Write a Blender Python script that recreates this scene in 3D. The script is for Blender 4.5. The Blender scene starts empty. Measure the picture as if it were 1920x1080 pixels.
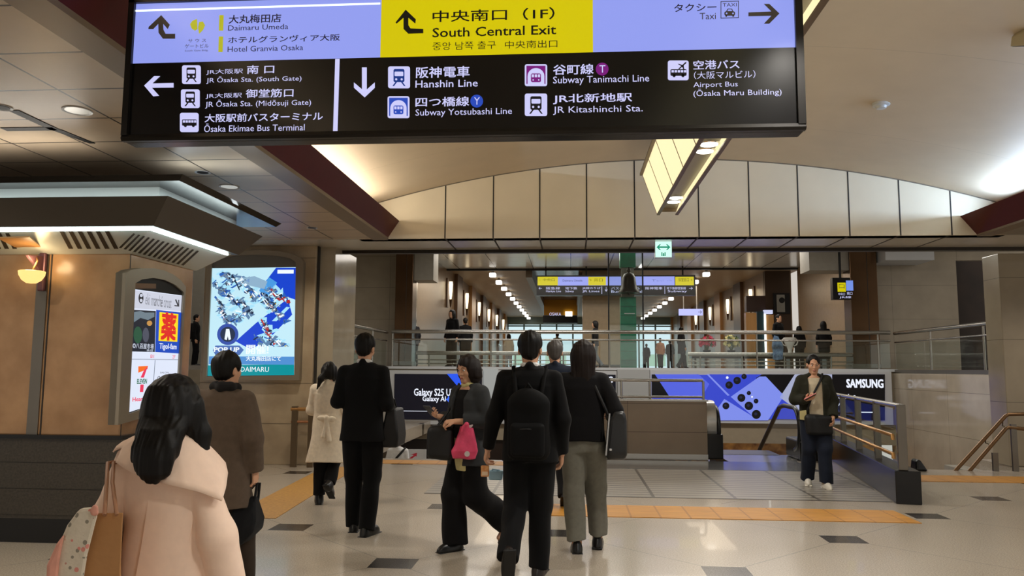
import bpy, bmesh, math, random
import numpy as np
from mathutils import Vector, Matrix

random.seed(7)
S = bpy.context.scene
COL = S.collection

# ------------------------------------------------------------------ camera
FPX, CAMH = 1450.0, 1.5
PITCH, YAW, ROLL = math.atan(150 / FPX), math.atan(110 / FPX), math.radians(.35)
CR = (Matrix.Rotation(YAW, 3, 'Z') @ Matrix.Rotation(math.pi / 2 + PITCH, 3, 'X') @ Matrix.Rotation(ROLL, 3, 'Z'))
CP = Vector((0, 0, CAMH))
cd = bpy.data.cameras.new('camera'); cd.sensor_width = 36; cd.lens = FPX * 36 / 1920
cd.clip_start = .05; cd.clip_end = 300
cam = bpy.data.objects.new('camera', cd); COL.objects.link(cam)
cam.matrix_world = Matrix.Translation(CP) @ CR.to_4x4()
S.camera = cam

# ------------------------------------------------------------------ exposure and world
S.view_settings.view_transform = 'Standard'; S.view_settings.look = 'None'
S.view_settings.gamma = 1; S.view_settings.use_curve_mapping = False
S.view_settings.exposure = 0.0
W = bpy.data.worlds.new('station_air'); S.world = W; W.use_nodes = True
bg = W.node_tree.nodes['Background']; bg.inputs[0].default_value = (1.0, .93, .84, 1); bg.inputs[1].default_value = .62

# ------------------------------------------------------------------ the hall's own large lamps, and an added ceiling uplight
def area(name, loc, direction, sx, sy, power, color=(1, 1, 1), spread=180):
    l = bpy.data.lights.new(name, 'AREA'); l.shape = 'RECTANGLE'; l.size = sx; l.size_y = sy
    l.energy = power; l.color = color; l.spread = math.radians(spread)
    o = bpy.data.objects.new(name, l); COL.objects.link(o); o.location = loc
    o.rotation_euler = Vector(direction).to_track_quat('-Z', 'Y').to_euler()
    return o
def spot(name, loc, direction, power, angle=100, color=(1, .95, .88), r=.06, blend=.6):
    l = bpy.data.lights.new(name, 'SPOT'); l.energy = power; l.spot_size = math.radians(angle); l.spot_blend = blend
    l.color = color; l.shadow_soft_size = r
    o = bpy.data.objects.new(name, l); COL.objects.link(o); o.location = loc
    o.rotation_euler = Vector(direction).to_track_quat('-Z', 'Y').to_euler()
    return o
def point(name, loc, power, color=(1, .8, .5), r=.06):
    l = bpy.data.lights.new(name, 'POINT'); l.energy = power; l.color = color; l.shadow_soft_size = r
    o = bpy.data.objects.new(name, l); COL.objects.link(o); o.location = loc
    return o
WARM, WHITE, COOL = (1, .87, .68), (1, .96, .9), (.72, .85, 1)
# fluorescent strips lying in the two coves beside the vault, shining up onto it
for k in range(5):
    y = -2.6 + 3.0 * k
    area('cove_lamp', (-2.86, y, 3.69), (.75, 0, .66), 2.8, .08, 20, (1, .9, .72))
    area('cove_lamp', (5.82, y, 3.69), (-.75, 0, .66), 2.8, .08, 62, (.52, .72, 1))
# downlights set in the underside of the long hanging lamp box
for y in (9.6, 7.45, 5.3, 3.15, 1.0, -1.2):
    spot('box_downlight', (1.36, y, 3.55), (0, 0, -1), 150, 135, (1, .95, .88), .07)
# downlights of the flat side ceilings
for (x, y) in ((-3.62, 5.7), (-3.55, 8.15), (-3.55, 3.6), (-4.9, 8.2), (-5.0, 4.6), (-3.6, 10.6), (7.2, 4), (7.2, 8), (7.2, 11)):
    spot('ceiling_downlight', (x, y, 3.38), (0, 0, -1), 95, 140, (1, .9, .76), .05)
# strips behind the header, over the escalator void, and along the far corridor
area('void_lamp', (-1.5, 17.5, 5.2), (0, 0, -1), 5, 1.2, 260, (1, .95, .88))
area('void_lamp', (5, 17.5, 5.2), (0, 0, -1), 5, 1.2, 260, (1, .95, .88))
for k in range(4):
    area('corridor_lamp', (-3.1, 33 + 7 * k, 5.15), (0, 0, -1), 1.2, 6, 65, (1, .82, .6))
    area('corridor_lamp', (5.6, 33 + 7 * k, 5.15), (0, 0, -1), 1.2, 6, 65, (1, .82, .6))
for (x, y) in ((-4.6, 6.1), (-5.6, 6.1)):  # lamps added on the capital's ring to brighten the left ceiling
    area('added_ceiling_uplight', (x, y, 3.06), (0, -.35, 1), .9, .12, 4, (1, .93, .82))
area('added_ceiling_uplight', (-3.3, 6.9, 3.06), (.3, 0, 1), .12, .9, 3, (.85, .95, 1))
area('concourse_lamp', (1.5, 25, 5.22), (0, 0, -1), 11, 3, 360, (1, .93, .84))
area('lower_level_lamp', (2, 24, -1.6), (0, 0, -1), 6, 4, 260, (1, .85, .6))
# ------------------------------------------------------------------ helpers: pixels of the photograph to points in the hall
def ray(px, py):
    return CR @ Vector((px - 960, 540 - py, -FPX))
def atY(px, py, y):
    d = ray(px, py); return CP + d * (y / d.y)
def atZ(px, py, z=0):
    d = ray(px, py); return CP + d * ((z - CAMH) / d.z)
def atX(px, py, x):
    d = ray(px, py); return CP + d * (x / d.x)
def xa(px, y, py=690): return atY(px, py, y).x
def za(py, y, px=1070): return atY(px, py, y).z

# ------------------------------------------------------------------ materials
def lin(c):
    return tuple((v / 255 / 12.92) if v / 255 <= .04045 else ((v / 255 + .055) / 1.055) ** 2.4 for v in c)
MATS = {}
def mat(name, rgb, rough=.5, metal=0, spec=.5, emit=0, emit_rgb=None, noise=0, nscale=8, bump=0, bscale=40, stretch=(1, 1, 1), rgb2=None, alpha=1, trans=0, ior=1.45, sheen=0, coat=0):
    if name in MATS: return MATS[name]
    m = bpy.data.materials.new(name); m.use_nodes = True; nt = m.node_tree; N = nt.nodes; L = nt.links
    b = N['Principled BSDF']; c = lin(rgb)
    b.inputs['Base Color'].default_value = (*c, 1); b.inputs['Roughness'].default_value = rough
    b.inputs['Metallic'].default_value = metal; b.inputs['Specular IOR Level'].default_value = spec
    b.inputs['IOR'].default_value = ior; b.inputs['Transmission Weight'].default_value = trans
    b.inputs['Alpha'].default_value = alpha; b.inputs['Sheen Weight'].default_value = sheen; b.inputs['Coat Weight'].default_value = coat
    if emit:
        b.inputs['Emission Color'].default_value = (*lin(emit_rgb or rgb), 1); b.inputs['Emission Strength'].default_value = emit
    if noise or bump or rgb2:
        tc = N.new('ShaderNodeTexCoord'); mp = N.new('ShaderNodeMapping'); mp.inputs['Scale'].default_value = stretch
        L.new(tc.outputs['Object'], mp.inputs['Vector'])
    if noise or rgb2:
        nz = N.new('ShaderNodeTexNoise'); nz.inputs['Scale'].default_value = nscale; nz.inputs['Detail'].default_value = 5
        L.new(mp.outputs[0], nz.inputs['Vector'])
        rp = N.new('ShaderNodeValToRGB'); L.new(nz.outputs[0], rp.inputs[0])
        d = noise or .3
        c2 = lin(rgb2) if rgb2 else tuple(min(1, v * (1 + d)) for v in c)
        c1 = c if rgb2 else tuple(v * (1 - d) for v in c)
        rp.color_ramp.elements[0].position = .3; rp.color_ramp.elements[1].position = .7
        rp.color_ramp.elements[0].color = (*c1, 1); rp.color_ramp.elements[1].color = (*c2, 1)
        L.new(rp.outputs[0], b.inputs['Base Color'])
    if bump:
        n2 = N.new('ShaderNodeTexNoise'); n2.inputs['Scale'].default_value = bscale; n2.inputs['Detail'].default_value = 4
        L.new(mp.outputs[0], n2.inputs['Vector'])
        bp = N.new('ShaderNodeBump'); bp.inputs['Strength'].default_value = bump; bp.inputs['Distance'].default_value = .01
        L.new(n2.outputs[0], bp.inputs['Height']); L.new(bp.outputs[0], b.inputs['Normal'])
    MATS[name] = m
    return m
def grid_mat(name, rgb, line, axes, size, width, off=(0, 0), rough=.3, metal=0, noise=.08, nscale=3, spec=.5, bumpline=True):
    """panelled surface: seams every `size` metres on the two given axes"""
    m = mat(name, rgb, rough, metal, spec, noise=noise, nscale=nscale)
    nt = m.node_tree; N = nt.nodes; L = nt.links; b = N['Principled BSDF']
    geo = N.new('ShaderNodeNewGeometry'); sp = N.new('ShaderNodeSeparateXYZ'); L.new(geo.outputs['Position'], sp.inputs[0])
    masks = []
    for a, s, o in zip(axes, size, off):
        if not s: continue
        ad = N.new('ShaderNodeMath'); ad.operation = 'ADD'; ad.inputs[1].default_value = 100 * s - o; L.new(sp.outputs[a], ad.inputs[0])
        md = N.new('ShaderNodeMath'); md.operation = 'MODULO'; md.inputs[1].default_value = s; L.new(ad.outputs[0], md.inputs[0])
        lt = N.new('ShaderNodeMath'); lt.operation = 'LESS_THAN'; lt.inputs[1].default_value = width; L.new(md.outputs[0], lt.inputs[0])
        masks.append(lt)
    out = masks[0].outputs[0]
    if len(masks) > 1:
        mx = N.new('ShaderNodeMath'); mx.operation = 'MAXIMUM'; L.new(masks[0].outputs[0], mx.inputs[0]); L.new(masks[1].outputs[0], mx.inputs[1]); out = mx.outputs[0]
    mix = N.new('ShaderNodeMix'); mix.data_type = 'RGBA'; L.new(out, mix.inputs[0])
    src = b.inputs['Base Color'].links[0].from_socket if b.inputs['Base Color'].links else None
    if src: L.new(src, mix.inputs[6])
    else: mix.inputs[6].default_value = (*lin(rgb), 1)
    mix.inputs[7].default_value = (*lin(line), 1); L.new(mix.outputs[2], b.inputs['Base Color'])
    return m
def glow(name, rgb, s=1.0):
    """self-lit face of a lamp, sign or screen"""
    if name in MATS: return MATS[name]
    m = bpy.data.materials.new(name); m.use_nodes = True; nt = m.node_tree; b = nt.nodes['Principled BSDF']
    b.inputs['Base Color'].default_value = (*[v * .1 for v in lin(rgb)], 1); b.inputs['Roughness'].default_value = .25
    b.inputs['Emission Color'].default_value = (*lin(rgb), 1); b.inputs['Emission Strength'].default_value = s
    MATS[name] = m
    return m
def glass(name='clear_glass', tint=(.93, .97, .96), refl=.12):
    if name in MATS: return MATS[name]
    m = bpy.data.materials.new(name); m.use_nodes = True; nt = m.node_tree; N = nt.nodes; L = nt.links
    N.remove(N['Principled BSDF']); out = N['Material Output']
    t = N.new('ShaderNodeBsdfTransparent'); t.inputs[0].default_value = (*tint, 1)
    g = N.new('ShaderNodeBsdfGlossy'); g.inputs['Roughness'].default_value = .03
    mx = N.new('ShaderNodeMixShader'); mx.inputs[0].default_value = .07; L.new(t.outputs[0], mx.inputs[1]); L.new(g.outputs[0], mx.inputs[2])
    L.new(mx.outputs[0], out.inputs[0]); MATS[name] = m
    return m

# ------------------------------------------------------------------ objects
INV = {}
def props(o, label=None, cat=None, group=None, kind=None):
    if label: o['label'] = label
    if cat: o['category'] = cat
    if group: o['group'] = group
    if kind: o['kind'] = kind
    return o
def thing(name, label, cat, loc=(0, 0, 0), rz=0, group=None):
    o = bpy.data.objects.new(name, None); COL.objects.link(o); o.empty_display_size = .1
    o.location = loc; o.rotation_euler = (0, 0, rz); props(o, label, cat, group)
    INV[o] = (Matrix.Translation(Vector(loc)) @ Matrix.Rotation(rz, 4, 'Z')).inverted()
    return o
class MB:
    def __init__(s): s.v = []; s.f = []
    def add(s, vs, fs):
        n = len(s.v); s.v += [tuple(v) for v in vs]; s.f += [tuple(i + n for i in f) for f in fs]; return s
    def box(s, x0, x1, y0, y1, z0, z1):
        return s.add([(x0, y0, z0), (x1, y0, z0), (x1, y1, z0), (x0, y1, z0), (x0, y0, z1), (x1, y0, z1), (x1, y1, z1), (x0, y1, z1)],
                     [(0, 3, 2, 1), (4, 5, 6, 7), (0, 1, 5, 4), (1, 2, 6, 5), (2, 3, 7, 6), (3, 0, 4, 7)])
    def prism(s, pts, vec):
        """closed polygon of 3D points swept along vec"""
        n = len(pts); a = [Vector(p) for p in pts]; v = Vector(vec); b = [p + v for p in a]
        return s.add(a + b, [tuple(range(n - 1, -1, -1)), tuple(range(n, 2 * n))] + [(i, (i + 1) % n, n + (i + 1) % n, n + i) for i in range(n)])
    def loft(s, rings, caps=True, close=True):
        n = len(rings[0]); k = len(s.v); s.v += [tuple(p) for r in rings for p in r]
        m = n if close else n - 1
        for i in range(len(rings) - 1):
            for j in range(m):
                s.f.append((k + i * n + j, k + i * n + (j + 1) % n, k + (i + 1) * n + (j + 1) % n, k + (i + 1) * n + j))
        if caps and close:
            s.f.append(tuple(k + j for j in range(n - 1, -1, -1))); s.f.append(tuple(k + (len(rings) - 1) * n + j for j in range(n)))
        return s
    def tube(s, pts, r, seg=10, caps=True):
        pts = [Vector(p) for p in pts]; rs = r if isinstance(r, (list, tuple)) else [r] * len(pts)
        rings = []; up = None
        for i, p in enumerate(pts):
            t = (pts[min(i + 1, len(pts) - 1)] - pts[max(i - 1, 0)]).normalized()
            if up is None: up = Vector((0, 0, 1)) if abs(t.z) < .9 else Vector((1, 0, 0))
            a = (up - t * up.dot(t))
            if a.length < 1e-4: a = t.orthogonal()
            a.normalize(); up = a; b = t.cross(a)
            rings.append([p + (a * math.cos(2 * math.pi * j / seg) + b * math.sin(2 * math.pi * j / seg)) * rs[i] for j in range(seg)])
        return s.loft(rings, caps)
    def lathe(s, prof, c=(0, 0), seg=24, z0=0):
        return s.loft([[(c[0] + r * math.cos(2 * math.pi * j / seg), c[1] + r * math.sin(2 * math.pi * j / seg), z0 + z) for j in range(seg)] for r, z in prof])
    def build(s, name, m, parent=None, smooth=False, bevel=0, local=False, label=None, kind=None, auto=None):
        me = bpy.data.meshes.new(name)
        vs = s.v
        root = parent
        if parent is not None and not local:
            while root.parent is not None: root = root.parent
            M = INV.get(root)
            if M is not None: vs = [tuple(M @ Vector(v)) for v in vs]
        me.from_pydata(vs, [], s.f); me.validate()
        bm = bmesh.new(); bm.from_mesh(me); bmesh.ops.recalc_face_normals(bm, faces=bm.faces); bm.to_mesh(me); bm.free()
        o = bpy.data.objects.new(name, me); COL.objects.link(o); me.materials.append(m)
        if parent is not None: o.parent = parent
        else: INV[o] = Matrix.Identity(4)
        if bevel:
            md = o.modifiers.new('edge', 'BEVEL'); md.width = bevel; md.segments = 2; md.limit_method = 'ANGLE'
        if smooth:
            me.polygons.foreach_set('use_smooth', [True] * len(me.polygons))
            if smooth != 'all':
                try: me.set_sharp_from_angle(angle=math.radians(smooth if smooth is not True else 40))
                except Exception: pass
        props(o, label=label, kind=kind)
        return o
def struct(name, mb, m, **k): return mb.build(name, m, None, kind='structure', **k)
def single(name, label, cat, mb, m, group=None, **k):
    o = mb.build(name, m, None, **k); props(o, label, cat, group); return o
def dup(root, loc, rz=None, label=None):
    r = root.copy(); COL.objects.link(r); r.location = loc
    if rz is not None: r.rotation_euler = (0, 0, rz)
    if label: r['label'] = label
    INV[r] = None
    for ch in list(root.children):
        c = ch.copy(); COL.objects.link(c); c.parent = r
        for g in ch.children:
            d = g.copy(); COL.objects.link(d); d.parent = c
    return r

# ------------------------------------------------------------------ flat lettering and marks on a real plane
class Plane:
    """a sign face: points of the photograph's frame are laid on it where it hangs"""
    def __init__(s, p, u, n): s.p = Vector(p); s.u = Vector(u).normalized(); s.n = Vector(n).normalized(); s.v = s.n.cross(s.u); s.parent = None
    def at(s, px, py):
        d = ray(px, py); t = (s.p - CP).dot(s.n) / d.dot(s.n); return CP + d * t
    def poly(s, name, pts, m, layer=1, parent=None, thick=.0015, local=False):
        q = [s.at(*p) + s.n * (layer * .0015) for p in pts]
        return MB().prism(q, s.n * thick).build(name, m, parent or s.parent)
    def polys(s, name, lists, m, layer=1, parent=None, thick=.0015):
        mb = MB()
        for pts in lists: mb.prism([s.at(*p) + s.n * (layer * .0015) for p in pts], s.n * thick)
        return mb.build(name, m, parent or s.parent)
    def rect(s, name, x0, y0, x1, y1, m, layer=1, parent=None, thick=.0015):
        return s.poly(name, s.rpts(x0, y0, x1, y1), m, layer, parent, thick)
    def rpts(s, x0, y0, x1, y1):
        a = s.at(x0, y0); b = s.at(x1, y1)  # upright rectangle on the plane, given by two corners
        return [(x0, y0), s.px(a + s.u * (b - a).dot(s.u)), (x1, y1), s.px(a + s.v * (b - a).dot(s.v))]
    def px(s, w):
        v = CR.transposed() @ (w - CP); return (960 - FPX * v.x / v.z, 540 + FPX * v.y / v.z)
    def text(s, body, x0, y0, x1, y1, m, layer=2, parent=None, bold=.0, name='lettering', flip=False):
        a = s.at(x0, y1); b = s.at(x1, y0)
        w = (b - a).dot(s.u); h = (b - a).dot(s.v)
        me = text_mesh(body)
        if bold:
            bm = bmesh.new()
            for dx, dy in ((-1, -.6), (1, -.6), (-1, .6), (1, .6), (0, 0)):
                k = len(bm.verts); bm.from_mesh(me); bm.verts.ensure_lookup_table()
                for v in bm.verts[k:]: v.co.x += dx * bold; v.co.y += dy * bold; v.co.z = (dx * 2 + dy + 3) * .00012
            bm.to_mesh(me); bm.free()
        n = len(me.vertices); co = np.empty(n * 3, np.float32); me.vertices.foreach_get('co', co); co = co.reshape(-1, 3)
        lo, hi = co.min(0), co.max(0); sx = w / (hi[0] - lo[0]); sy = h / (hi[1] - lo[1])
        base = a + s.n * (layer * .0015)
        root = parent or s.parent; r = root
        while r.parent is not None: r = r.parent
        M = INV[r]
        out = [M @ (base + s.u * float((c[0] - lo[0]) * sx) + s.v * float((c[1] - lo[1]) * sy) + s.n * float(c[2])) for c in co]
        me.vertices.foreach_set('co', [x for v in out for x in v]); me.update()
        o = bpy.data.objects.new(name, me); COL.objects.link(o); me.materials.append(m); o.parent = root
        return o
def text_mesh(body, bold=0.0):
    cu = bpy.data.curves.new('lettering', 'FONT'); cu.body = body; cu.size = 1; cu.resolution_u = 2; cu.fill_mode = 'FRONT'
    o = bpy.data.objects.new('lettering_source', cu); COL.objects.link(o)
    dg = bpy.context.evaluated_depsgraph_get(); dg.update()
    me = bpy.data.meshes.new_from_object(o.evaluated_get(dg))
    bpy.data.objects.remove(o); bpy.data.curves.remove(cu)
    return me
def circ(cx, cy, r, n=20, ry=None): return [(cx + r * math.cos(2 * math.pi * i / n), cy + (ry or r) * math.sin(2 * math.pi * i / n)) for i in range(n)]
def rrect(x0, y0, x1, y1, r, n=4):
    out = []
    for cx, cy, a in ((x1 - r, y0 + r, -90), (x1 - r, y1 - r, 0), (x0 + r, y1 - r, 90), (x0 + r, y0 + r, 180)):
        out += [(cx + r * math.cos(math.radians(a + 90 * i / n)), cy + r * math.sin(math.radians(a + 90 * i / n))) for i in range(n + 1)]
    return out
# ------------------------------------------------------------------ materials of the building
M_white = grid_mat('vault_plaster', (204, 187, 162), (186, 170, 147), (1,), (2.4,), .008, rough=.55, noise=.03)
M_panel = mat('header_panel', (236, 224, 200), .45, noise=.04, nscale=1.5)
M_joint = mat('dark_joint', (45, 42, 40), .6)
M_tile = grid_mat('ceiling_metal_tiles', (186, 168, 145), (50, 45, 40), (0, 1), (.63, .61), .018, off=(-2.92, .05), rough=.38, metal=.0, noise=.05)
M_soff = mat('soffit_metal', (212, 206, 194), .25, .3, noise=.05, nscale=2)
M_maroon = mat('maroon_lacquer', (80, 14, 10), .5, noise=.05)
M_tan = mat('tan_trim', (124, 108, 90), .4, .2)
M_stone = mat('tan_polished_stone', (184, 144, 104), .24, noise=.16, nscale=3.2, rgb2=(150, 113, 78), coat=.0)
M_stone2 = mat('pale_polished_stone', (184, 166, 138), .16, nscale=2.2, rgb2=(152, 134, 110), coat=.3)
M_stone3 = grid_mat('pale_stone_slabs', (158, 148, 131), (112, 102, 88), (1, 2), (1.9, 1.0), .01, rough=.1, noise=.1, nscale=2.0)
M_stone3b = grid_mat('pale_stone_slabs_cross', (158, 146, 126), (118, 108, 93), (0, 2), (1.9, 1.0), .01, rough=.14, noise=.1, nscale=2.0)
M_base = mat('dark_granite', (70, 64, 55), .3, nscale=60, rgb2=(52, 47, 40))
M_black = mat('black_gloss', (14, 14, 15), .25)
M_blackm = mat('black_matte', (18, 17, 17), .6)
M_steel = mat('brushed_steel', (176, 174, 168), .22, .95, bump=.05, bscale=60, stretch=(1, 1, 12))
M_steeld = mat('grey_steel', (120, 114, 105), .3, .8, noise=.06, nscale=2)
M_chrome = mat('chrome', (215, 215, 215), .08, 1)
M_bronze = mat('bronze_cladding', (92, 68, 46), .22, .75, noise=.2, nscale=1.4)
M_brass = mat('worn_brass', (176, 132, 80), .3, .7)
M_glass = glass()
M_wood = mat('honey_wood', (176, 132, 82), .3, noise=.15, nscale=2, stretch=(4, 4, .4))
M_woodd = mat('dark_wood', (92, 64, 40), .35, noise=.15, nscale=2, stretch=(4, 4, .4))
M_cream = mat('cream_plaster', (176, 150, 116), .5, noise=.05)
M_grey = mat('grey_plaster', (150, 145, 134), .5, noise=.05)
M_whitem = mat('white_painted_metal', (196, 198, 200), .35, .1)
M_green = mat('green_tile_cladding', (10, 122, 92), .3, noise=.2, nscale=6)
M_lightW = glow('lamp_white', (255, 250, 240), 3.0)
M_lightB = glow('box_panel_glow', (255, 238, 186), 1.05)

def floor_mat():
    m = mat('terrazzo', (190, 179, 163), .2, nscale=90, rgb2=(152, 141, 126), coat=.15)
    nt = m.node_tree; N = nt.nodes; L = nt.links; b = N['Principled BSDF']
    geo = N.new('ShaderNodeNewGeometry'); sp = N.new('ShaderNodeSeparateXYZ'); L.new(geo.outputs['Position'], sp.inputs[0])
    def op(o, a, bb=None, c=None):
        n = N.new('ShaderNodeMath'); n.operation = o
        for i, v in enumerate((a, bb, c)):
            if v is None: continue
            if isinstance(v, (int, float)): n.inputs[i].default_value = v
            else: L.new(v, n.inputs[i])
        return n.outputs[0]
    PX, PY, HX, HY = 2.52, 2.46, .17, .15
    def lattice(ox, oy):
        ax = op('ABSOLUTE', op('SUBTRACT', op('MODULO', op('ADD', sp.outputs[0], 100 * PX - ox + PX / 2), PX), PX / 2))
        ay = op('ABSOLUTE', op('SUBTRACT', op('MODULO', op('ADD', sp.outputs[1], 100 * PY - oy + PY / 2), PY), PY / 2))
        return op('MULTIPLY', op('LESS_THAN', ax, HX), op('LESS_THAN', ay, HY)), ax, ay
    d1, ax, ay = lattice(-.10, 7.28); d2, bx, by = lattice(1.16, 6.05)
    dark = op('MAXIMUM', d1, d2)
    gx = op('DIVIDE', op('ADD', sp.outputs[0], 100 * PX + .10), PX); gy = op('DIVIDE', op('ADD', sp.outputs[1], 100 * PY - 7.28), PY)
    def near(v): return op('LESS_THAN', op('ABSOLUTE', op('SUBTRACT', op('FRACT', op('ADD', v, .5)), .5)), .0022)
    joint = op('MAXIMUM', near(op('ADD', gx, gy)), near(op('SUBTRACT', gx, gy)))
    mix0 = N.new('ShaderNodeMix'); mix0.data_type = 'RGBA'; L.new(joint, mix0.inputs[0])
    L.new(b.inputs['Base Color'].links[0].from_socket, mix0.inputs[6]); mix0.inputs[7].default_value = (*lin((138, 132, 123)), 1)
    mix = N.new('ShaderNodeMix'); mix.data_type = 'RGBA'; L.new(dark, mix.inputs[0])
    L.new(mix0.outputs[2], mix.inputs[6]); mix.inputs[7].default_value = (*lin((58, 54, 50)), 1)
    # broad worn patches in the polish
    n2 = N.new('ShaderNodeTexNoise'); n2.inputs['Scale'].default_value = .7; L.new(geo.outputs['Position'], n2.inputs['Vector'])
    mr = N.new('ShaderNodeMapRange'); mr.inputs['To Min'].default_value = .13; mr.inputs['To Max'].default_value = .3; L.new(n2.outputs[0], mr.inputs[0]); L.new(mr.outputs[0], b.inputs['Roughness'])
    L.new(mix.outputs[2], b.inputs['Base Color'])
    return m
M_floor = floor_mat()
M_groove = grid_mat('ribbed_landing_tiles', (148, 141, 130), (84, 79, 72), (1, 0), (.17, .95), .04, rough=.3, noise=.06)
M_tact = grid_mat('yellow_tactile_tiles', (192, 134, 44), (156, 104, 32), (1, 0), (.075, .3), .02, rough=.5, noise=.1)

# ------------------------------------------------------------------ floor
HY = 11.2                      # header plane
D = 22.0                       # retaining wall with the lit advertisements
UF = 1.5                       # level of the concourse beyond
mb = MB().box(-16, 13, -7, 12.45, -.3, 0).box(-16, -3.95, 12.45, 22, -.3, 0).box(-.35, 3.72, 12.45, 13.05, -.3, 0).box(6.95, 13, 12.45, 14, -.3, 0)
mb.box(-3.95, -.35, 12.45, 12.85, -.3, 0).box(3.72, 4.75, 12.45, 13.6, -.3, 0)
struct('floor', mb, M_floor)
struct('floor_ribbed_landing', MB().prism([(-1.75, 9.35, 0), (3.67, 9.35, 0), (4.08, 11.95, 0), (-1.75, 11.95, 0)], (0, 0, .004)), M_groove)
struct('floor_landing_edge', MB().box(-.3, 3.7, 11.95, 13.05, 0, .006), mat('landing_steel_plate', (150, 150, 150), .16, .7, noise=.05))
for (x0, x1, y0, y1, lab) in ((-.35, 3.45, 8.1, 8.78, 'yellow tactile paving strip in front of the ribbed landing'),
                              (-3.35, -.4, 12.15, 12.6, 'yellow tactile paving strip at the head of the left stairs'),
                              (4.3, 7.2, 11.1, 11.75, 'yellow tactile paving strip before the right-hand stone wall')):
    single('tactile_paving', lab, 'tactile paving', MB().box(x0, x1, y0, y1, 0, .006), M_tact)
def diag(name, a, b, w, lab):
    a = Vector(a); b = Vector(b); t = (b - a).normalized(); s = Vector((-t.y, t.x, 0)) * w / 2
    single(name, lab, 'tactile paving', MB().prism([a - s, b - s, b + s, a + s], (0, 0, .006)), mat('yellow_tactile_plain', (186, 138, 58), .5, nscale=30, rgb2=(160, 114, 44)))
diag('tactile_paving', atZ(470, 972), atZ(640, 876), .5, 'long yellow tactile paving strip running beside the poster column')
diag('tactile_paving', (7.3, 11.09, 0), (7.5, 8.4, 0), .5, 'yellow tactile paving strip turning towards the right edge')

# ------------------------------------------------------------------ vault, coves, flat side ceilings, header
a0 = atY(750, 368, HY); a1 = atY(1270, 298, HY); a2 = atY(1783, 357, HY)
cx = (a0.x + a2.x) / 2; half = (a2.x - a0.x) / 2; sag = a1.z - (a0.z + a2.z) / 2
RV = (half * half + sag * sag) / (2 * sag); VX, VZ = cx, a1.z - RV
def vz(x): return VZ + math.sqrt(RV * RV - (x - VX) ** 2)
XL, XR = -3.15, 6.1
arc = [XL + (XR - XL) * i / 40 for i in range(41)]
mb = MB(); mb.prism([(x, -7, vz(x)) for x in arc] + [(x, -7, vz(x) + .12) for x in reversed(arc)], (0, HY + 7, 0))
struct('ceiling_vault', mb, M_white, smooth=30)
zb = za(442, HY, 745); zs = 3.40
hx0, hx1 = XL, XR
mb = MB(); pts = [(hx0, HY, zs), (hx1, HY, zs)] + [(x, HY, vz(x) + .1) for x in reversed(arc)]
mb.prism(pts, (0, .22, 0)); wall_header = struct('wall_header', mb, M_panel)
mb = MB()
for px in (835, 925, 1012, 1100, 1190, 1310, 1405, 1497, 1592, 1687, 1783):
    x = xa(px, HY, 400); mb.box(x - .009, x + .009, HY - .004, HY, zs, vz(x) - .01)
mb.build('panel_joint', M_joint, wall_header)
mb = MB()
for i in range(len(arc) - 1):
    mb.prism([(arc[i], HY - .01, vz(arc[i]) - .012), (arc[i + 1], HY - .01, vz(arc[i + 1]) - .012), (arc[i + 1], HY - .01, vz(arc[i + 1])), (arc[i], HY - .01, vz(arc[i]))], (0, .01, 0))
mb.build('arch_joint', mat('soft_joint', (120, 110, 96), .6), wall_header)
# soffit under the header, with diagonal joints
soff = struct('ceiling_soffit', MB().box(-8, 12, HY + .02, 12.35, zs, zs + .12), M_soff)
mb = MB()
for px in (835, 925, 1012, 1100, 1190, 1310, 1405, 1497, 1592, 1687, 1783):
    x = xa(px, HY, 440); mb.box(x - .012, x + .012, HY + .02, 12.35, zs - .003, zs)
mb.build('panel_joint', M_joint, soff)
struct('trim_soffit_edge', MB().box(-8, 12, 12.3, 12.42, zs - .05, zs + .4), mat('dark_bronze_trim', (48, 42, 36), .35, .6))
struct('wall_above_soffit', MB().box(-16, 13, 12.42, 12.6, zs, 6.2), M_grey)
struct('ceiling_left', MB().box(-16, -2.90, -7, HY, zs, zs + .1).box(-16, -8, HY, 12.42, zs, zs + .1), M_tile)
struct('ceiling_right', MB().box(5.86, 13, -7, HY, zs, zs + .1), mat('ceiling_right_metal', (140, 130, 116), .35, .3, noise=.05))
struct('trim_ceiling_left', MB().box(-2.93, -2.70, -7, HY, zs - .02, zs + .02), M_tan)
struct('trim_ceiling_right', MB().box(5.70, 5.90, -7, HY, zs - .02, zs + .02), M_tan)
def cove(name, sx, xe, xi):
    # lower edge xe, lip reaching xi; trough behind
    pts = [(xe, -7, zs + .01), (xi, -7, zs + .27), (xi - sx * .05, -7, zs + .28), (xe - sx * .04, -7, zs + .06), (xe - sx * .42, -7, zs + .06), (xe - sx * .42, -7, zs + .01)]
    struct(name, MB().prism(pts, (0, HY + 7, 0)), M_maroon)
cove('trim_cove_left', 1, -2.71, -2.54)
cove('trim_cove_right', -1, 5.70, 5.49)
struct('trim_cove_lamp_left', MB().box(-2.80, -2.76, -4, 6.2, 3.66, 3.735), M_lightW)
struct('wall_cove_left', MB().box(-3.2, -3.13, -7, HY, zs + .02, vz(-3.1) + .1), M_white)
struct('wall_cove_right', MB().box(6.08, 6.15, -7, HY, zs + .02, vz(6.05) + .1), M_white)

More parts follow.
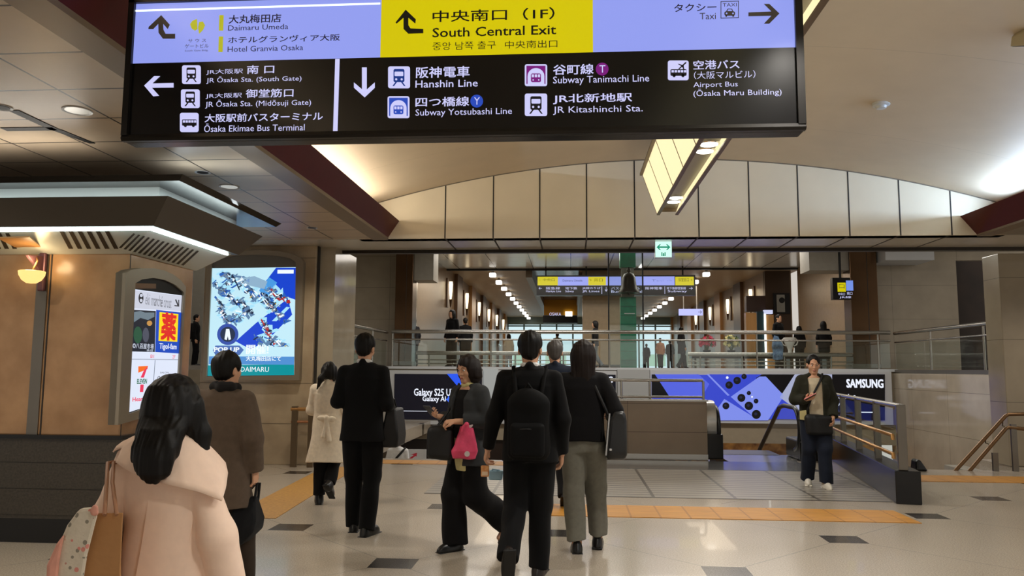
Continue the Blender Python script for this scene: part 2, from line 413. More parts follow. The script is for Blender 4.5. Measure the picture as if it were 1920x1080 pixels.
# long hanging lamp box
LY0, LY1 = -3.0, 10.45
p_bl, p_br = atY(1232, 402, LY1), atY(1271, 402, LY1); p_tl = atY(1205, 332, LY1)
bx0, bx1, bz, tx0, tz = p_bl.x, p_br.x, p_bl.z, p_tl.x, p_tl.z + .02
tx1 = bx1 + (bx0 - tx0)
lamp = thing('hanging_light_box', 'long trapezoid light box with glowing cream panels hanging from the vault', 'ceiling lamp', ((bx0 + bx1) / 2, LY1, bz))
def side(x0, x1, s):
    o = MB().prism([(x0, LY0, bz), (x0 + s * .03, LY0, bz), (x1 + s * .03, LY0, tz), (x1, LY0, tz)], (0, LY1 - LY0, 0)).build('glowing_panel', M_lightB, lamp, label='glowing cream side panel')
    mb = MB(); y = LY1 - .02
    e = -s * .004
    while y > LY0:
        mb.prism([(x0 + e, y, bz), (x0 + e + s * .004, y, bz), (x1 + e + s * .004, y, tz), (x1 + e, y, tz)], (0, .018, 0)); y -= .82
    mb.box(min(x0, x0 + s * .03) - .005, max(x0, x0 + s * .03) + .005, LY0, LY1, bz - .012, bz + .004)
    mb.build('panel_divider', M_tan, o)
side(bx0, tx0, 1); side(bx1, tx1, -1)
MB().box(bx0 + .03, bx1 - .03, LY0, LY1, bz + .08, bz + .11).build('channel', mat('channel_grey', (150, 144, 132), .4, .1), lamp)
MB().prism([(bx0 + .03, LY1 - .03, bz + .03), (bx1 - .03, LY1 - .03, bz + .03), (tx1 - .03, LY1 - .03, tz), (tx0 + .03, LY1 - .03, tz)], (0, .02, 0)).build('end_cap', M_tan, lamp)
MB().box(tx0 - .04, tx1 + .04, LY0, LY1, tz, tz + .03).build('top_trim', M_tan, lamp)
for y in (9, 5, 1): MB().box((bx0 + bx1) / 2 - .03, (bx0 + bx1) / 2 + .03, y - .03, y + .03, tz + .03, vz(1.35)).build('hanger', M_steeld, lamp)
for y in (9.85, 7.5, 5.15, 2.8, .45, -1.9):
    for dy in (-.12, .12):
        c = ((bx0 + bx1) / 2 + .02, y + dy)
        o = MB().lathe([(.095, 0), (.105, .006), (.105, .014), (.0, .014)], c, 20, bz + .065).build('downlight', M_chrome, lamp)
        MB().lathe([(.0, -.002), (.085, -.002), (.085, .004), (.0, .004)], c, 20, bz + .063).build('lens', M_lightW, o)

# recessed downlights of the flat ceiling, access hatch, detector
M_off = glow('downlight_lens', (230, 222, 205), .45)
for i, (px, py, where) in enumerate(((145, 207, 'round ceiling downlight above the left stone column'), (430, 350, 'round ceiling downlight left of the maroon cove'), (3, 201, 'round ceiling downlight at the left picture edge'), (585, 427, 'small ceiling downlight close to the header'), (380, 323, 'small ceiling downlight in the middle of the side ceiling'))):
    p = atZ(px, py, zs); r = .085 if i in (0, 1) else .055
    t = thing('recessed_downlight', where, 'ceiling light', (p.x, p.y, zs), group=None)
    MB().lathe([(r, 0), (r + .02, -.006), (r + .02, 0)], (p.x, p.y), 24, zs - .001).build('rim', M_whitem, t)
    MB().lathe([(0, -.003), (r, -.003), (r, 0), (0, 0)], (p.x, p.y), 24, zs - .001).build('lens', M_off if i in (0, 1) else M_blackm, t)
a, b, c = atZ(10, 243, zs), atZ(98, 241, zs), atZ(168, 268, zs)
t = thing('access_hatch', 'ceiling access hatch with open black slot above the stone column', 'hatch', (b.x, b.y, zs))
mb = MB(); mb.box(a.x, b.x + .03, b.y - .05, b.y + .03, zs - .006, zs - .001); mb.box(b.x - .03, b.x + .05, c.y if c.y < b.y else b.y - .45, b.y + .03, zs - .006, zs - .001)
mb.prism([(b.x - .02, b.y + .03, zs - .006), (b.x + .06, b.y + .03, zs - .006), (c.x + .05, c.y, zs - .006), (c.x, c.y, zs - .006)], (0, 0, .005)).build('slot', M_blackm, t)
d = ray(1652, 194); k = 1.0
for i in range(400):
    q = CP + d * (k / d.y)
    if q.z >= vz(min(max(q.x, XL), XR)): break
    k += .02
single('smoke_detector', 'small round smoke detector on the vaulted ceiling', 'smoke detector', MB().lathe([(0, -.05), (.05, -.045), (.06, -.02), (.09, -.01), (.09, .02), (0, .02)], (q.x, q.y), 20, vz(q.x) - .01), M_whitem, smooth=30)
sp = atY(1928, 72, 6.6)
t = thing('ceiling_speaker', 'beige speaker box with black underside at the right edge of the vault', 'speaker', (sp.x, sp.y, sp.z))
MB().loft([[(sp.x - .085, sp.y - .1, sp.z - .10), (sp.x + .14, sp.y - .1, sp.z - .10), (sp.x + .14, sp.y + .12, sp.z - .02), (sp.x - .085, sp.y + .12, sp.z - .02)], [(sp.x - .08, sp.y - .09, sp.z + .02), (sp.x + .14, sp.y - .09, sp.z + .02), (sp.x + .14, sp.y + .1, sp.z + .06), (sp.x - .08, sp.y + .1, sp.z + .06)], [(sp.x - .01, sp.y - .04, sp.z + .12), (sp.x + .12, sp.y - .04, sp.z + .12), (sp.x + .12, sp.y + .06, sp.z + .12), (sp.x - .01, sp.y + .06, sp.z + .12)]]).build('housing', mat('beige_plastic', (176, 164, 136), .5), t, bevel=.01)
MB().loft([[(sp.x - .07, sp.y - .09, sp.z - .106), (sp.x + .13, sp.y - .09, sp.z - .106), (sp.x + .13, sp.y + .11, sp.z - .026), (sp.x - .07, sp.y + .11, sp.z - .026)], [(sp.x - .07, sp.y - .09, sp.z - .1), (sp.x + .13, sp.y - .09, sp.z - .1), (sp.x + .13, sp.y + .11, sp.z - .02), (sp.x - .07, sp.y + .11, sp.z - .02)]]).build('underside', M_black, t)
MB().box(sp.x + .04, sp.x + .08, sp.y - .02, sp.y + .02, sp.z + .1, vz(min(sp.x + .06, XR)) + .02).build('bracket', MATS['beige_plastic'], t)
# exit sign hanging from the soffit
e = thing('exit_sign', 'small square green and white exit sign hanging under the header soffit', 'sign', (xa(1244, 11.6, 450), 11.6, zs))
EP = Plane((0, 11.6, 0), (1, 0, 0), (0, -1, 0)); EP.parent = e
xl, xr = xa(1228, 11.6, 465), xa(1260, 11.6, 465); z0, z1 = za(483, 11.6, 1244), za(451, 11.6, 1244)
MB().box(xl, xr, 11.605, 11.68, z0, z1).build('housing', M_whitem, e); MB().box(xl + .01, xr - .01, 11.62, 11.66, z1, zs).build('mount', mat('mint_mount', (150, 205, 195), .4), e)
M_mint = glow('exit_face', (212, 255, 244), 1.0); M_exg = glow('exit_green', (30, 170, 130), .7)
MB().box(xl + .006, xr - .006, 11.599, 11.605, z0 + .006, z1 - .006).build('face', M_mint, e)
EP.p.y = 11.598
EP.polys('arrow', [[(1231, 463.5), (1237, 458), (1239, 458), (1236, 462), (1252, 462), (1249, 458), (1251, 458), (1257, 463.5), (1251, 469), (1249, 469), (1252, 465), (1236, 465), (1239, 469), (1237, 469)]], M_exg)
EP.polys('door_mark', [[(1240, 473), (1242, 473), (1242, 480), (1240, 480)], [(1246, 473), (1248, 473), (1248, 480), (1246, 480)], [(1243, 474.5), (1245, 474.5), (1245.5, 480), (1242.6, 480)]], M_exg)

# ------------------------------------------------------------------ stone column with louvred capital (near left)
CX, CY, CB = -3.85, 6.45, 7.6
col = thing('stone_column', 'tan polished stone column with dark granite base and louvred capital', 'column', (CX - 1.2, 7.0, 0))
CXL = -6.4
MB().box(CXL, CX, CY, CB, .9, 2.49).build('shaft', M_stone, col, bevel=.01)
mb = MB()
for z0, z1 in ((.675, .87), (.455, .665), (.235, .445)): mb.box(CXL - .03, CX + .03, CY - .03, CB + .03, z0, z1)
mb.box(CXL - .022, CX + .022, CY - .022, CB + .022, 0.2, .88).build('base_courses', M_base, col)
MB().box(CXL - .05, CX + .05, CY - .05, CB + .05, .872, .905).build('base_moulding', M_black, col)
MB().box(CXL - .02, CX + .02, CY - .02, CB + .02, 0, .23).build('plinth', M_black, col)
sx = xa(74, CY - .01, 600)
MB().box(sx - .05, sx + .05, CY - .012, CY + .01, .905, 2.48).build('steel_strip', M_steeld, col)
for px in (62, 86):
    x = xa(px, CY - .01, 640); 
    MB().box(x - .006, x + .006, CY - .004, CY + .004, .905, 2.48).build('seam', M_joint, col)
MB().box(CX - .004, CX + .003, CY + .006, CY + .012, .905, 2.48).build('seam', M_joint, col)
def rect_ring(x1, y0, y1, z, x0=CXL): return [(x0, y0, z), (x1, y0, z), (x1, y1, z), (x0, y1, z)]
lo = rect_ring(CX + .02, CY - .02, CB + .02, 2.475, CXL - .1); hi = rect_ring(-3.40, 5.97, 7.5, 2.63, CXL - .6)
louv = MB().loft([lo, hi]).build('capital_slope', mat('pale_capital_metal', (206, 212, 208), .35, .1), col)
LP = Plane(lo[1], (1, 0, 0), (Vector((1, 0, 0)).cross(Vector((0, hi[1][1] - lo[1][1], hi[1][2] - lo[1][2])))) * -1); 
if LP.n.z > 0: LP.n = -LP.n
LP.v = LP.n.cross(LP.u); LP.parent = louv
M_slot = mat('louvre_slot', (52, 47, 40), .5, .3)
LP.polys('slot', [[(111 + 17 * i, 432), (119 + 17 * i, 432), (137 + 17 * i, 466), (129 + 17 * i, 466)] for i in range(6)] + [[(-20 + 15 * i, 437), (-13 + 15 * i, 437), (2 + 15 * i, 466), (-6 + 15 * i, 466)] for i in range(3)], M_slot)
un = Vector((0, 1, 0)); vn = Vector((hi[1][0] - lo[1][0], 0, hi[1][2] - lo[1][2])); nn = un.cross(vn)
if nn.z > 0: nn = -nn
SP = Plane(lo[1], un, nn); SP.parent = louv
SP.polys('slot', [[(250 + 9.2 * i, 437 + 2.5 * i), (253.5 + 9.2 * i, 438 + 2.5 * i), (227 + 9 * i, 465 + 2.5 * i), (222.5 + 9 * i, 464 + 2.5 * i)] for i in range(14)], M_slot)
MB().loft([rect_ring(-3.36, 5.93, 7.55, 2.625, CXL - .6), rect_ring(-3.2, 5.84, 7.75, 2.85, CXL - .8)]).build('capital_slab', mat('taupe_metal_slab', (84, 77, 68), .4, .1, noise=.05, nscale=1), col)
MB().box(CXL - .5, -3.42, 6.1, 7.6, 2.85, 3.0).build('light_trough', mat('silver_trough', (214, 222, 222), .3, .2), col)
MB().loft([rect_ring(-3.14, 5.89, 7.95, 2.985, CXL - .8), rect_ring(-3.10, 5.86, 8.0, 3.03, CXL - .9)]).build('upper_ring', mat('dark_ring_metal', (44, 42, 40), .22, .6), col)
MB().box(CXL - .3, -4.1, 7.35, 7.5, 3.03, zs).build('neck', M_tan, col)
MB().box(CXL - .5, -3.40, 5.98, 6.0, 2.60, 2.62).box(-3.42, -3.40, 6.0, 7.4, 2.60, 2.62).build('strip_lamp', glow('capital_strip', (220, 245, 245), 9), col)
MB().box(CXL - .5, -3.36, 6.0, 6.02, 2.86, 2.88).box(-3.38, -3.36, 6.0, 7.5, 2.86, 2.88).build('strip_lamp', glow('trough_strip', (235, 250, 250), 6), col)
# wall lamp on that column
wl = thing('wall_lamp', 'glowing half-bowl wall lamp with angled bracket on the stone column', 'wall lamp', (xa(62, CY - .2, 520), CY, 2.2))
c = atY(60, 510, CY - .2); x0 = c.x
MB().lathe([(.0, -.105), (.04, -.1), (.075, -.075), (.098, -.035), (.104, .0), (.098, .004), (0, .004)], (x0, c.y), 28, c.z + .005).build('bowl', glow('lamp_bowl_glow', (255, 214, 130), 1.25), wl, smooth=True)
k = atY(80, 505, CY - .03); MB().box(k.x - .03, k.x + .03, CY - .05, CY - .012, za(545, CY), za(470, CY)).build('back_plate', mat('mauve_metal', (120, 84, 92), .35, .5), wl, bevel=.01)
p1 = atY(52, 478, CY - .25); p2 = atY(85, 478, CY - .04); p3 = atY(70, 500, CY - .12)
MB().prism([(k.x - .015, CY - .24, p1.z), (k.x - .015, CY - .03, p1.z + .02), (k.x - .015, CY - .03, p1.z - .16), (k.x - .015, CY - .1, p1.z - .1)], (.03, 0, 0)).build('bracket', MATS['mauve_metal'], wl)
MB().tube([(x0, c.y, c.z), (x0 + .03, c.y + .02, c.z + .1), (k.x, CY - .12, p1.z)], .008, 8).build('arm', M_brass, wl)
q = [atY(-4, 447, CY - .45), atY(55, 445, CY - .45), atY(84, 470, CY - .03), atY(40, 470, CY - .03)]
MB().prism(q, (0, 0, .012)).build('shade', mat('lamp_tan_shade', (170, 125, 78), .4), wl)
point('wall_lamp_light', (x0, c.y - .02, c.z + .09), 4, (1, .72, .38), .06)

# ------------------------------------------------------------------ poster column (mid left) and stone column (right)
pc = thing('stone_column', 'pale stone column carrying the large lit poster', 'column', (-4.9, 12.3, 0))
PXL, PXR = xa(380, 11.8, 600), xa(589, 11.8, 600); PX2 = xa(631, 12.1, 600)
MB().box(PXL, PXR, 11.8, 13.2, 0, zs).build('shaft', M_stone2, pc, bevel=.008)
MB().box(PXR + .012, PX2, 11.95, 13.15, 0, zs).build('side_pilaster', mat('light_pilaster_stone', (176, 166, 146), .1, nscale=2, rgb2=(156, 146, 126)), pc)
MB().box(PXR, PXR + .02, 11.86, 13, 0, zs).build('joint', M_joint, pc)
mb = MB()
for z in (.62, 1.24, 3.2): mb.box(PXL - .001, PXR + .001, 11.797, 11.8, z, z + .008)
mb.build('course_joint', mat('stone_joint', (110, 98, 80), .5), pc)
rc = thing('stone_column', 'broad pale stone column at the right edge', 'column', (8.0, 13, 0))
RX = xa(1853, 13.5, 700)
MB().box(RX, 11.5, 13.0, 13.5, 0, zs).build('shaft', M_stone3b, rc, bevel=.01)
# wall behind, seen between the two left columns
struct('wall_left_far', MB().box(-16, -7.6, 27, 27.2, -1, 6).box(-14.4, -14.2, 13, 27, -1, 6), M_grey)
struct('floor_upper_left', MB().box(-16, -5.4, 22.2, 34, 1.3, UF), mat('upper_floor_tiles', (150, 144, 134), .25, noise=.05))
struct('wall_left_return', MB().box(-14.2, -5.4, 22.0, 22.2, -.5, 1.49), M_stone3b)

# ------------------------------------------------------------------ void: walls, stairs down, lower level
AX0, AX1 = atY(730, 690, D).x, atY(1675, 694, D).x
struct('wall_far_lower', MB().box(AX0 - .2, AX1 + .3, D + .02, D + .3, -.52, 1.46), mat('beige_retaining_wall', (150, 138, 118), .4, noise=.05))
struct('wall_far_under', MB().box(AX0 - .2, 2.9, D + .1, D + .3, -2.3, -.52), mat('dark_brown_wall', (38, 26, 20), .4))
struct('wall_void_right', MB().box(AX1, AX1 + .3, 12.45, D + .3, -5, 1.42), M_stone3)
struct('wall_void_left', MB().box(AX0 - .3, AX0, 13.2, D + .3, -5, 1.42), M_stone3)
struct('floor_lower', MB().box(-12, 13, 12.6, 40, -5.3, -5.0), mat('lower_floor_tiles', (176, 140, 90), .25, noise=.1))
struct('wall_lower_end', MB().box(-12, 13, 34, 34.2, -5, 1.2), mat('lower_end_wall', (226, 170, 90), .4, nscale=2.2, rgb2=(90, 40, 20)))
struct('wall_void_front', MB().box(-4, 3.9, 12.5, 12.84, -5, -.3), M_grey)
stair = thing('staircase', 'stone staircase going down on the left of the void', 'stairs', (-2.2, 12.85, 0))
mb = MB()
for i in range(26): mb.box(-3.85, -.55, 12.85 + .3 * i, 13.15 + .3 * i, -5.0, -.17 * (i + 1))
mb.build('steps', M_grey, stair)
MB().box(-.55, -.35, 12.85, 20.6, -5, -.02).build('stringer_wall', M_stone2, stair)
stair2 = thing('staircase', 'stone staircase going down beside the right-hand wall', 'stairs', (6.9, 13.2, 0))
mb = MB()
for i in range(9): mb.box(6.95 - .3 * (i + 1), 6.95 - .3 * i, 12.46, 14.6, -5, -.17 * (i + 1))
mb.build('steps', M_grey, stair2)
# ------------------------------------------------------------------ upper concourse beyond the void
struct('floor_upper', MB().box(AX0 - .3, 13, D + .3, 62, 1.3, UF), mat('upper_floor_tiles', (150, 144, 134), .25))
struct('trim_upper_slab', MB().box(AX1 + .02, 13, 13.9, D + .3, 1.42, 1.52), M_steeld)
struct('trim_upper_slab_left', MB().box(AX0 - 4, AX0 - .02, 17, D, 1.42, 1.52), M_steeld)
struct('trim_slab_edge', MB().box(AX0 - .1, AX1 + .1, D - .04, D + .3, 1.46, 1.53), M_whitem)
M_gloss = grid_mat('glossy_metal_ceiling', (226, 223, 215), (60, 56, 52), (0, 1), (1.45, 60), .03, rough=.2, metal=.05, noise=.04)
struct('ceiling_concourse', MB().box(-9, 13, 12.6, 30, 5.36, 5.5), M_gloss)
struct('trim_concourse_beam', MB().box(-9, 13, 29.85, 30.1, 5.30, 5.5), M_blackm)
struct('ceiling_corridor', MB().box(-6, 1.0, 30, 62, 5.42, 5.6).box(1.0, 9, 30, 62, 5.42, 5.6), M_cream)
CLX, CRX = -4.85, 7.75
struct('wall_corridor_left', MB().box(CLX - .3, CLX, 24.2, 62, UF, 5.5), mat('corridor_stone_left', (136, 112, 84), .3, noise=.08))
struct('wall_corridor_right', MB().box(8.62, 8.9, 23.55, 30, UF, 5.5).box(CRX, CRX + .3, 31.5, 62, UF, 5.5).box(CRX, 8.75, 31.3, 31.6, UF, 5.5), mat('corridor_stone_right', (146, 122, 94), .3, noise=.08))
struct('wall_concourse_left', MB().box(-9, CLX, 24.0, 24.2, UF, 5.4), M_stone3b)
struct('wall_concourse_right', MB().box(8.75, xa(1790, 24), 23.6, 23.8, UF, 5.4).box(xa(1853, 24), 14, 23.6, 23.8, UF, 5.4).box(xa(1790, 24), xa(1853, 24), 23.6, 23.8, 4.75, 5.4), M_stone3b)
struct('wall_shop_recess', MB().box(xa(1780, 26), 15, 26.4, 26.6, UF, 6.5), mat('dark_shop_interior', (46, 32, 24), .5, noise=.3, nscale=2))
# soffit boxes near the glass line
struct('trim_bulkhead_left', MB().box(xa(777, 23.6), xa(815, 23.6), 23.1, 23.95, za(528, 23.6), 5.36), M_grey)
struct('trim_bulkhead_right', MB().box(xa(1664, 22.6), xa(1756, 22.6), 22.4, 23.55, za(492, 22.6), 5.36), M_whitem)
struct('trim_bulkhead_right_inner', MB().box(xa(1512, 23.6), xa(1600, 23.6), 23.0, 23.9, za(513, 23.6), 5.36), M_grey)
for (px0, px1, nm, lab) in ((738, 771, 'bronze_column', 'brown bronze-clad column at the left end of the upper railing'), (1601, 1652, 'bronze_column', 'brown bronze-clad column at the right end of the upper railing')):
    x0, x1 = xa(px0, 22.9), xa(px1, 22.9)
    t = thing(nm, lab, 'column', ((x0 + x1) / 2, 23.2, UF))
    MB().box(x0, x1, 22.9, 23.5, UF, 5.36).build('cladding', M_bronze, t, bevel=.01)
    MB().box(x0 + .62 * (x1 - x0), x0 + .64 * (x1 - x0), 22.895, 22.9, UF, 5.36).build('joint', M_joint, t)
    MB().box(x0 - .02, x1 + .02, 22.88, 23.52, UF, UF + .18).build('base_plate', M_steeld, t)
# central pillar and the green bell post
x0, x1 = xa(1093, 30.3), xa(1166, 30.3)
t = thing('stone_pillar', 'beige stone pillar in the middle of the concourse behind the green post', 'column', ((x0 + x1) / 2, 30.6, UF))
MB().box(x0, x1, 30.3, 31.6, UF, 5.42).build('shaft', mat('beige_pillar_stone', (160, 140, 112), .25, noise=.06), t)
MB().box(x0 - .03, x1 + .03, 30.27, 31.63, UF, UF + .15).build('base', M_base, t)
BY = 23.4
bx = xa(1180, BY); gw = (xa(1195, BY) - xa(1165, BY)) / 2
t = thing('bell_post', 'tall green tiled post with frosted band in the middle of the concourse', 'post', (bx, BY + .35, UF))
MB().box(bx - gw, bx + gw, BY + .2, BY + .5, UF, za(556, BY)).build('lower_post', M_green, t)
MB().box(bx - gw, bx + gw, BY + .2, BY + .5, za(500, BY), 5.36).build('upper_post', M_green, t)
MB().box(bx - gw * .8, bx + gw * .8, BY + .3, BY + .5, za(556, BY), za(500, BY)).build('back_plate', M_steeld, t)
mb = MB()
for z in np.arange(UF + .25, za(556, BY), .27): mb.box(bx - gw - .002, bx + gw + .002, BY + .196, BY + .2, z, z + .012)
mb.build('tile_joint', mat('green_joint', (20, 60, 50), .5), t)
MB().box(bx - .12, bx + .2, BY + .19, BY + .2, za(588, BY), za(586, BY)).build('label_line', M_whitem, t)
zt = za(505, BY)
b = thing('bell', 'dark bronze bell hanging in front of the green post', 'bell', (bx, BY - .12, zt))
MB().lathe([(.0, .0), (.05, -.01), (.065, -.06), (.04, -.11), (.045, -.12), (.14, -.16), (.2, -.28), (.22, -.46), (.26, -.62), (.32, -.7), (.32, -.74), (.24, -.74), (0, -.68)], (bx, BY - .12), 28, zt).build('bell_body', mat('dark_bell_bronze', (40, 34, 28), .3, .6), b, smooth=50)
MB().lathe([(0, -.05), (.035, -.03), (.035, .03), (0, .04)], (bx, BY - .12), 14, zt - .76).build('clapper', M_blackm, b, smooth=True)
MB().box(bx - .02, bx + .02, BY - .14, BY + .25, zt, zt + .04).build('hanger', M_blackm, b)
# glass line mullions
t = thing('glass_screen', 'tall clear glass screen with thin black mullions around the bell', 'glass screen', (bx, 22.75, UF))
x0, x1 = xa(1142, 22.7), xa(1207, 22.7)
for x in (x0, x1): MB().box(x - .02, x + .02, 22.68, 22.74, UF, 5.36).build('mullion', M_blackm, t)
MB().box(x0 + .02, x1 - .02, 22.705, 22.715, UF, 5.3).build('glass_pane', M_glass, t)

# hanging direction sign of the concourse
HYS = 29.2
hs = thing('direction_sign', 'distant long direction sign hanging over the upper concourse', 'sign', (xa(1155, HYS), HYS, 4.3))
HP = Plane((0, HYS, 0), (1, 0, 0), (0, -1, 0)); HP.parent = hs
xl, xr = xa(1006, HYS, 535), xa(1304, HYS, 535); z1, z0 = za(516, HYS, 1155), za(554, HYS, 1155)
MB().box(xl, xr, HYS + .002, HYS + .3, z0, z1).build('housing', M_black, hs)
for px in (1023, 1100, 1284): MB().box(xa(px, HYS) - .025, xa(px, HYS) + .025, HYS + .1, HYS + .15, z1, 5.4).build('hanger', M_blackm, hs)
G_lav = glow('sign_lavender', (152, 162, 242), .92); G_yel = glow('sign_yellow', (212, 200, 0), .9); G_txt = glow('sign_text_white', (208, 210, 250), .95)
HP.rect('lavender_band', 1045, 519, 1265, 535, G_lav); HP.rect('yellow_panel', 1008, 519, 1046, 535, G_yel, 2); HP.rect('yellow_panel', 1103, 519, 1136, 535, G_yel, 2); HP.rect('yellow_panel', 1266, 519, 1301, 535, G_yel, 2)
M_ink = mat('sign_ink', (30, 30, 48), .5); M_inkg = mat('sign_ink_grey', (84, 82, 84), .5)
HP.text('中央口', 1018, 522, 1040, 527, M_ink, 3); HP.text('←', 1010, 523, 1015, 527, M_ink, 3); HP.text('↑ 南口', 1104, 522, 1130, 528, M_ink, 3); HP.text('御堂筋口 →', 1272, 521, 1298, 528, M_ink, 3)
HP.text('Daimaru Umeda', 1055, 524, 1092, 528, M_ink, 2); HP.text('Taxi →', 1222, 524, 1260, 528, M_ink, 2)
HP.text('←', 1010, 538, 1016, 543, G_txt); HP.text('阪急線', 1024, 538, 1050, 543, G_txt); HP.text('Hankyu Line', 1024, 544, 1052, 549, G_txt); HP.text('地下鉄', 1060, 538, 1082, 543, G_txt); HP.text('Subway', 1060, 544, 1076, 549, G_txt)
HP.text('JR線のりば', 1092, 538, 1126, 543, G_txt); HP.text('JR Lines', 1092, 544, 1124, 549, G_txt); HP.text('↓', 1134, 538, 1139, 547, G_txt); HP.text('バスターミナル', 1146, 538, 1200, 543, G_txt); HP.text('Bus Terminal', 1146, 544, 1204, 549, G_txt)
HP.text('阪神電車', 1210, 538, 1242, 543, G_txt); HP.text('地下鉄御堂筋線', 1250, 538, 1286, 543, G_txt); HP.text('Subway', 1252, 544, 1288, 549, G_txt); HP.text('→', 1292, 538, 1299, 543, G_txt)
HP.rect('divider', 1128, 537, 1129, 551, G_txt); HP.rect('divider', 1246, 537, 1247, 551, G_txt)
# small lit sign on two poles
SY = 34.4
t = thing('hanging_sign', 'small white lit sign hanging on two thin poles in the corridor', 'sign', (xa(1297, SY), SY, 3.9))
MB().box(xa(1275, SY), xa(1320, SY), SY, SY + .15, za(591, SY), za(579, SY)).build('lit_panel', glow('small_sign_face', (190, 195, 255), 1.0), t)
for px in (1284, 1309): MB().box(xa(px, SY) - .02, xa(px, SY) + .02, SY + .06, SY + .1, za(579, SY), 5.42).build('pole', M_whitem, t)
SPl = Plane((0, SY, 0), (1, 0, 0), (0, -1, 0)); SPl.parent = t
SPl.text('→', 1309, 582, 1316, 588, M_ink)
# side sign at the right (yellow and blue)
RYS = 22.6
t = thing('direction_sign', 'small yellow and blue lit direction sign beside the right bronze column', 'sign', (xa(1585, RYS), RYS, 3.5))
RP = Plane((0, RYS, 0), (1, 0, 0), (0, -1, 0)); RP.parent = t
MB().box(xa(1567, RYS), xa(1601, RYS), RYS + .002, RYS + .2, za(562, RYS), za(522, RYS)).build('housing', M_black, t)
MB().box(xa(1582, RYS), xa(1586, RYS), RYS + .08, RYS + .12, za(522, RYS), 5.36).build('hanger', M_blackm, t)
RP.rect('yellow_panel', 1570, 530, 1586, 547, G_yel); RP.rect('blue_panel', 1586, 526, 1600, 545, glow('sign_blue', (120, 150, 235), .9))
RP.text('中央口', 1572, 549, 1584, 554, G_txt); RP.text('南口', 1588, 547, 1598, 553, G_txt); RP.text('JR線', 1574, 555, 1596, 560, G_txt); RP.text('口', 1573, 533, 1583, 541, M_ink)

# corridor: wall sconces, pilasters, pendant lights, dark recess
M_sconce = glow('sconce_glow', (255, 232, 190), 2.2)
G1 = 'sconces along the wood pilaster wall'; G2 = 'sconces along the wall beyond the kiosk'
for k in range(6):
    for sx, X, g, nm in ((1, CLX, G1, 'left'), (-1, CRX, G2, 'right')):
        if sx < 0 and k > 3: continue
        y = 30 + 4.8 * k if sx > 0 else 33.2 + 4.8 * k
        ordn = ('nearest', 'second', 'third', 'fourth', 'fifth', 'farthest')[k]
        t = thing('wall_sconce', f'{ordn} glowing torch-shaped sconce along the corridor wall ' + ('behind the two black coats' if sx > 0 else 'beyond the kiosk'), 'wall lamp', (X, y, 4.4), group=g)
        c = (X + sx * .16, y)
        MB().lathe([(.015, -.42), (.03, -.3), (.065, 0), (.08, .3), (.07, .42), (.0, .42)], c, 12, 4.45).build('lamp_shade', M_sconce, t, smooth=True)
        MB().lathe([(.0, -.62), (.03, -.55), (.06, -.3), (.04, -.28), (.0, -.3)], c, 10, 4.45).build('finial', M_bronze, t, smooth=True)
        MB().box(min(X, X + sx * .06), max(X, X + sx * .06), y - .16, y + .16, 3.85, 5.0).build('back_plate', M_woodd, t)
mb = MB(); mb2 = MB()
for k in range(6):
    for sx, X, y0 in ((1, CLX, 32), (-1, CRX, 35.3)):
        y = y0 + 4.8 * k
        (mb if k % 2 else mb2).box(min(X, X + sx * .14), max(X, X + sx * .14), y, y + 1.5, UF, 5.42)
struct('trim_pilasters', mb, M_wood); struct('trim_pilasters_dark', mb2, M_woodd)
n = 0
for (xx, pxs, g, side_) in ((-3.12, None, 'pendant lights over the sconce wall', 'left'), (5.35, None, 'pendant lights over the lit hanging sign', 'right')):
    for k in range(11):
        y = 30.8 + 2.7 * k
        ordn = ('first', 'second', 'third', 'fourth', 'fifth', 'sixth', 'seventh', 'eighth', 'ninth', 'tenth', 'last')[k]
        t = thing('pendant_light', f'{ordn} square pendant light in the row ' + ('over the two black coats' if side_ == 'left' else 'over the small lit hanging sign'), 'ceiling light', (xx, y, 5.42), group=g)
        MB().box(xx - .13, xx + .13, y - .13, y + .13, 5.14, 5.3).build('lamp_shade', M_lightW, t, bevel=.03)
        MB().box(xx - .05, xx + .05, y - .05, y + .05, 5.3, 5.42).build('stem', M_steeld, t)
# dark sunken ceiling slot in the middle of the corridor
struct('trim_ceiling_slot', MB().box(-1.75, -1.5, 30.2, 56, 5.05, 5.42).box(.35, .5, 31.6, 56, 5.05, 5.42), M_tan)
struct('ceiling_slot', MB().box(-1.5, .35, 30.2, 44, 5.38, 5.42), mat('sky_blue_slot', (88, 104, 120), .2, .4))
struct('trim_slot_end', MB().box(-1.5, .4, 44, 44.3, 4.5, 5.42), mat('amber_band', (196, 140, 30), .4))
t = thing('shop_sign', 'dark shop sign band under the amber band at the corridor end', 'sign', (-.5, 43.9, 4.3))
MB().box(-1.55, .4, 43.9, 44.2, 4.05, 4.48).build('board', M_black, t)
P4_ = Plane((0, 43.9, 0), (1, 0, 0), (0, -1, 0)); P4_.parent = t
P4_.text('OSAKA', 1030, 586, 1052, 592, G_txt); P4_.rect('lit_square', 1060, 584, 1073, 593, M_lightW)
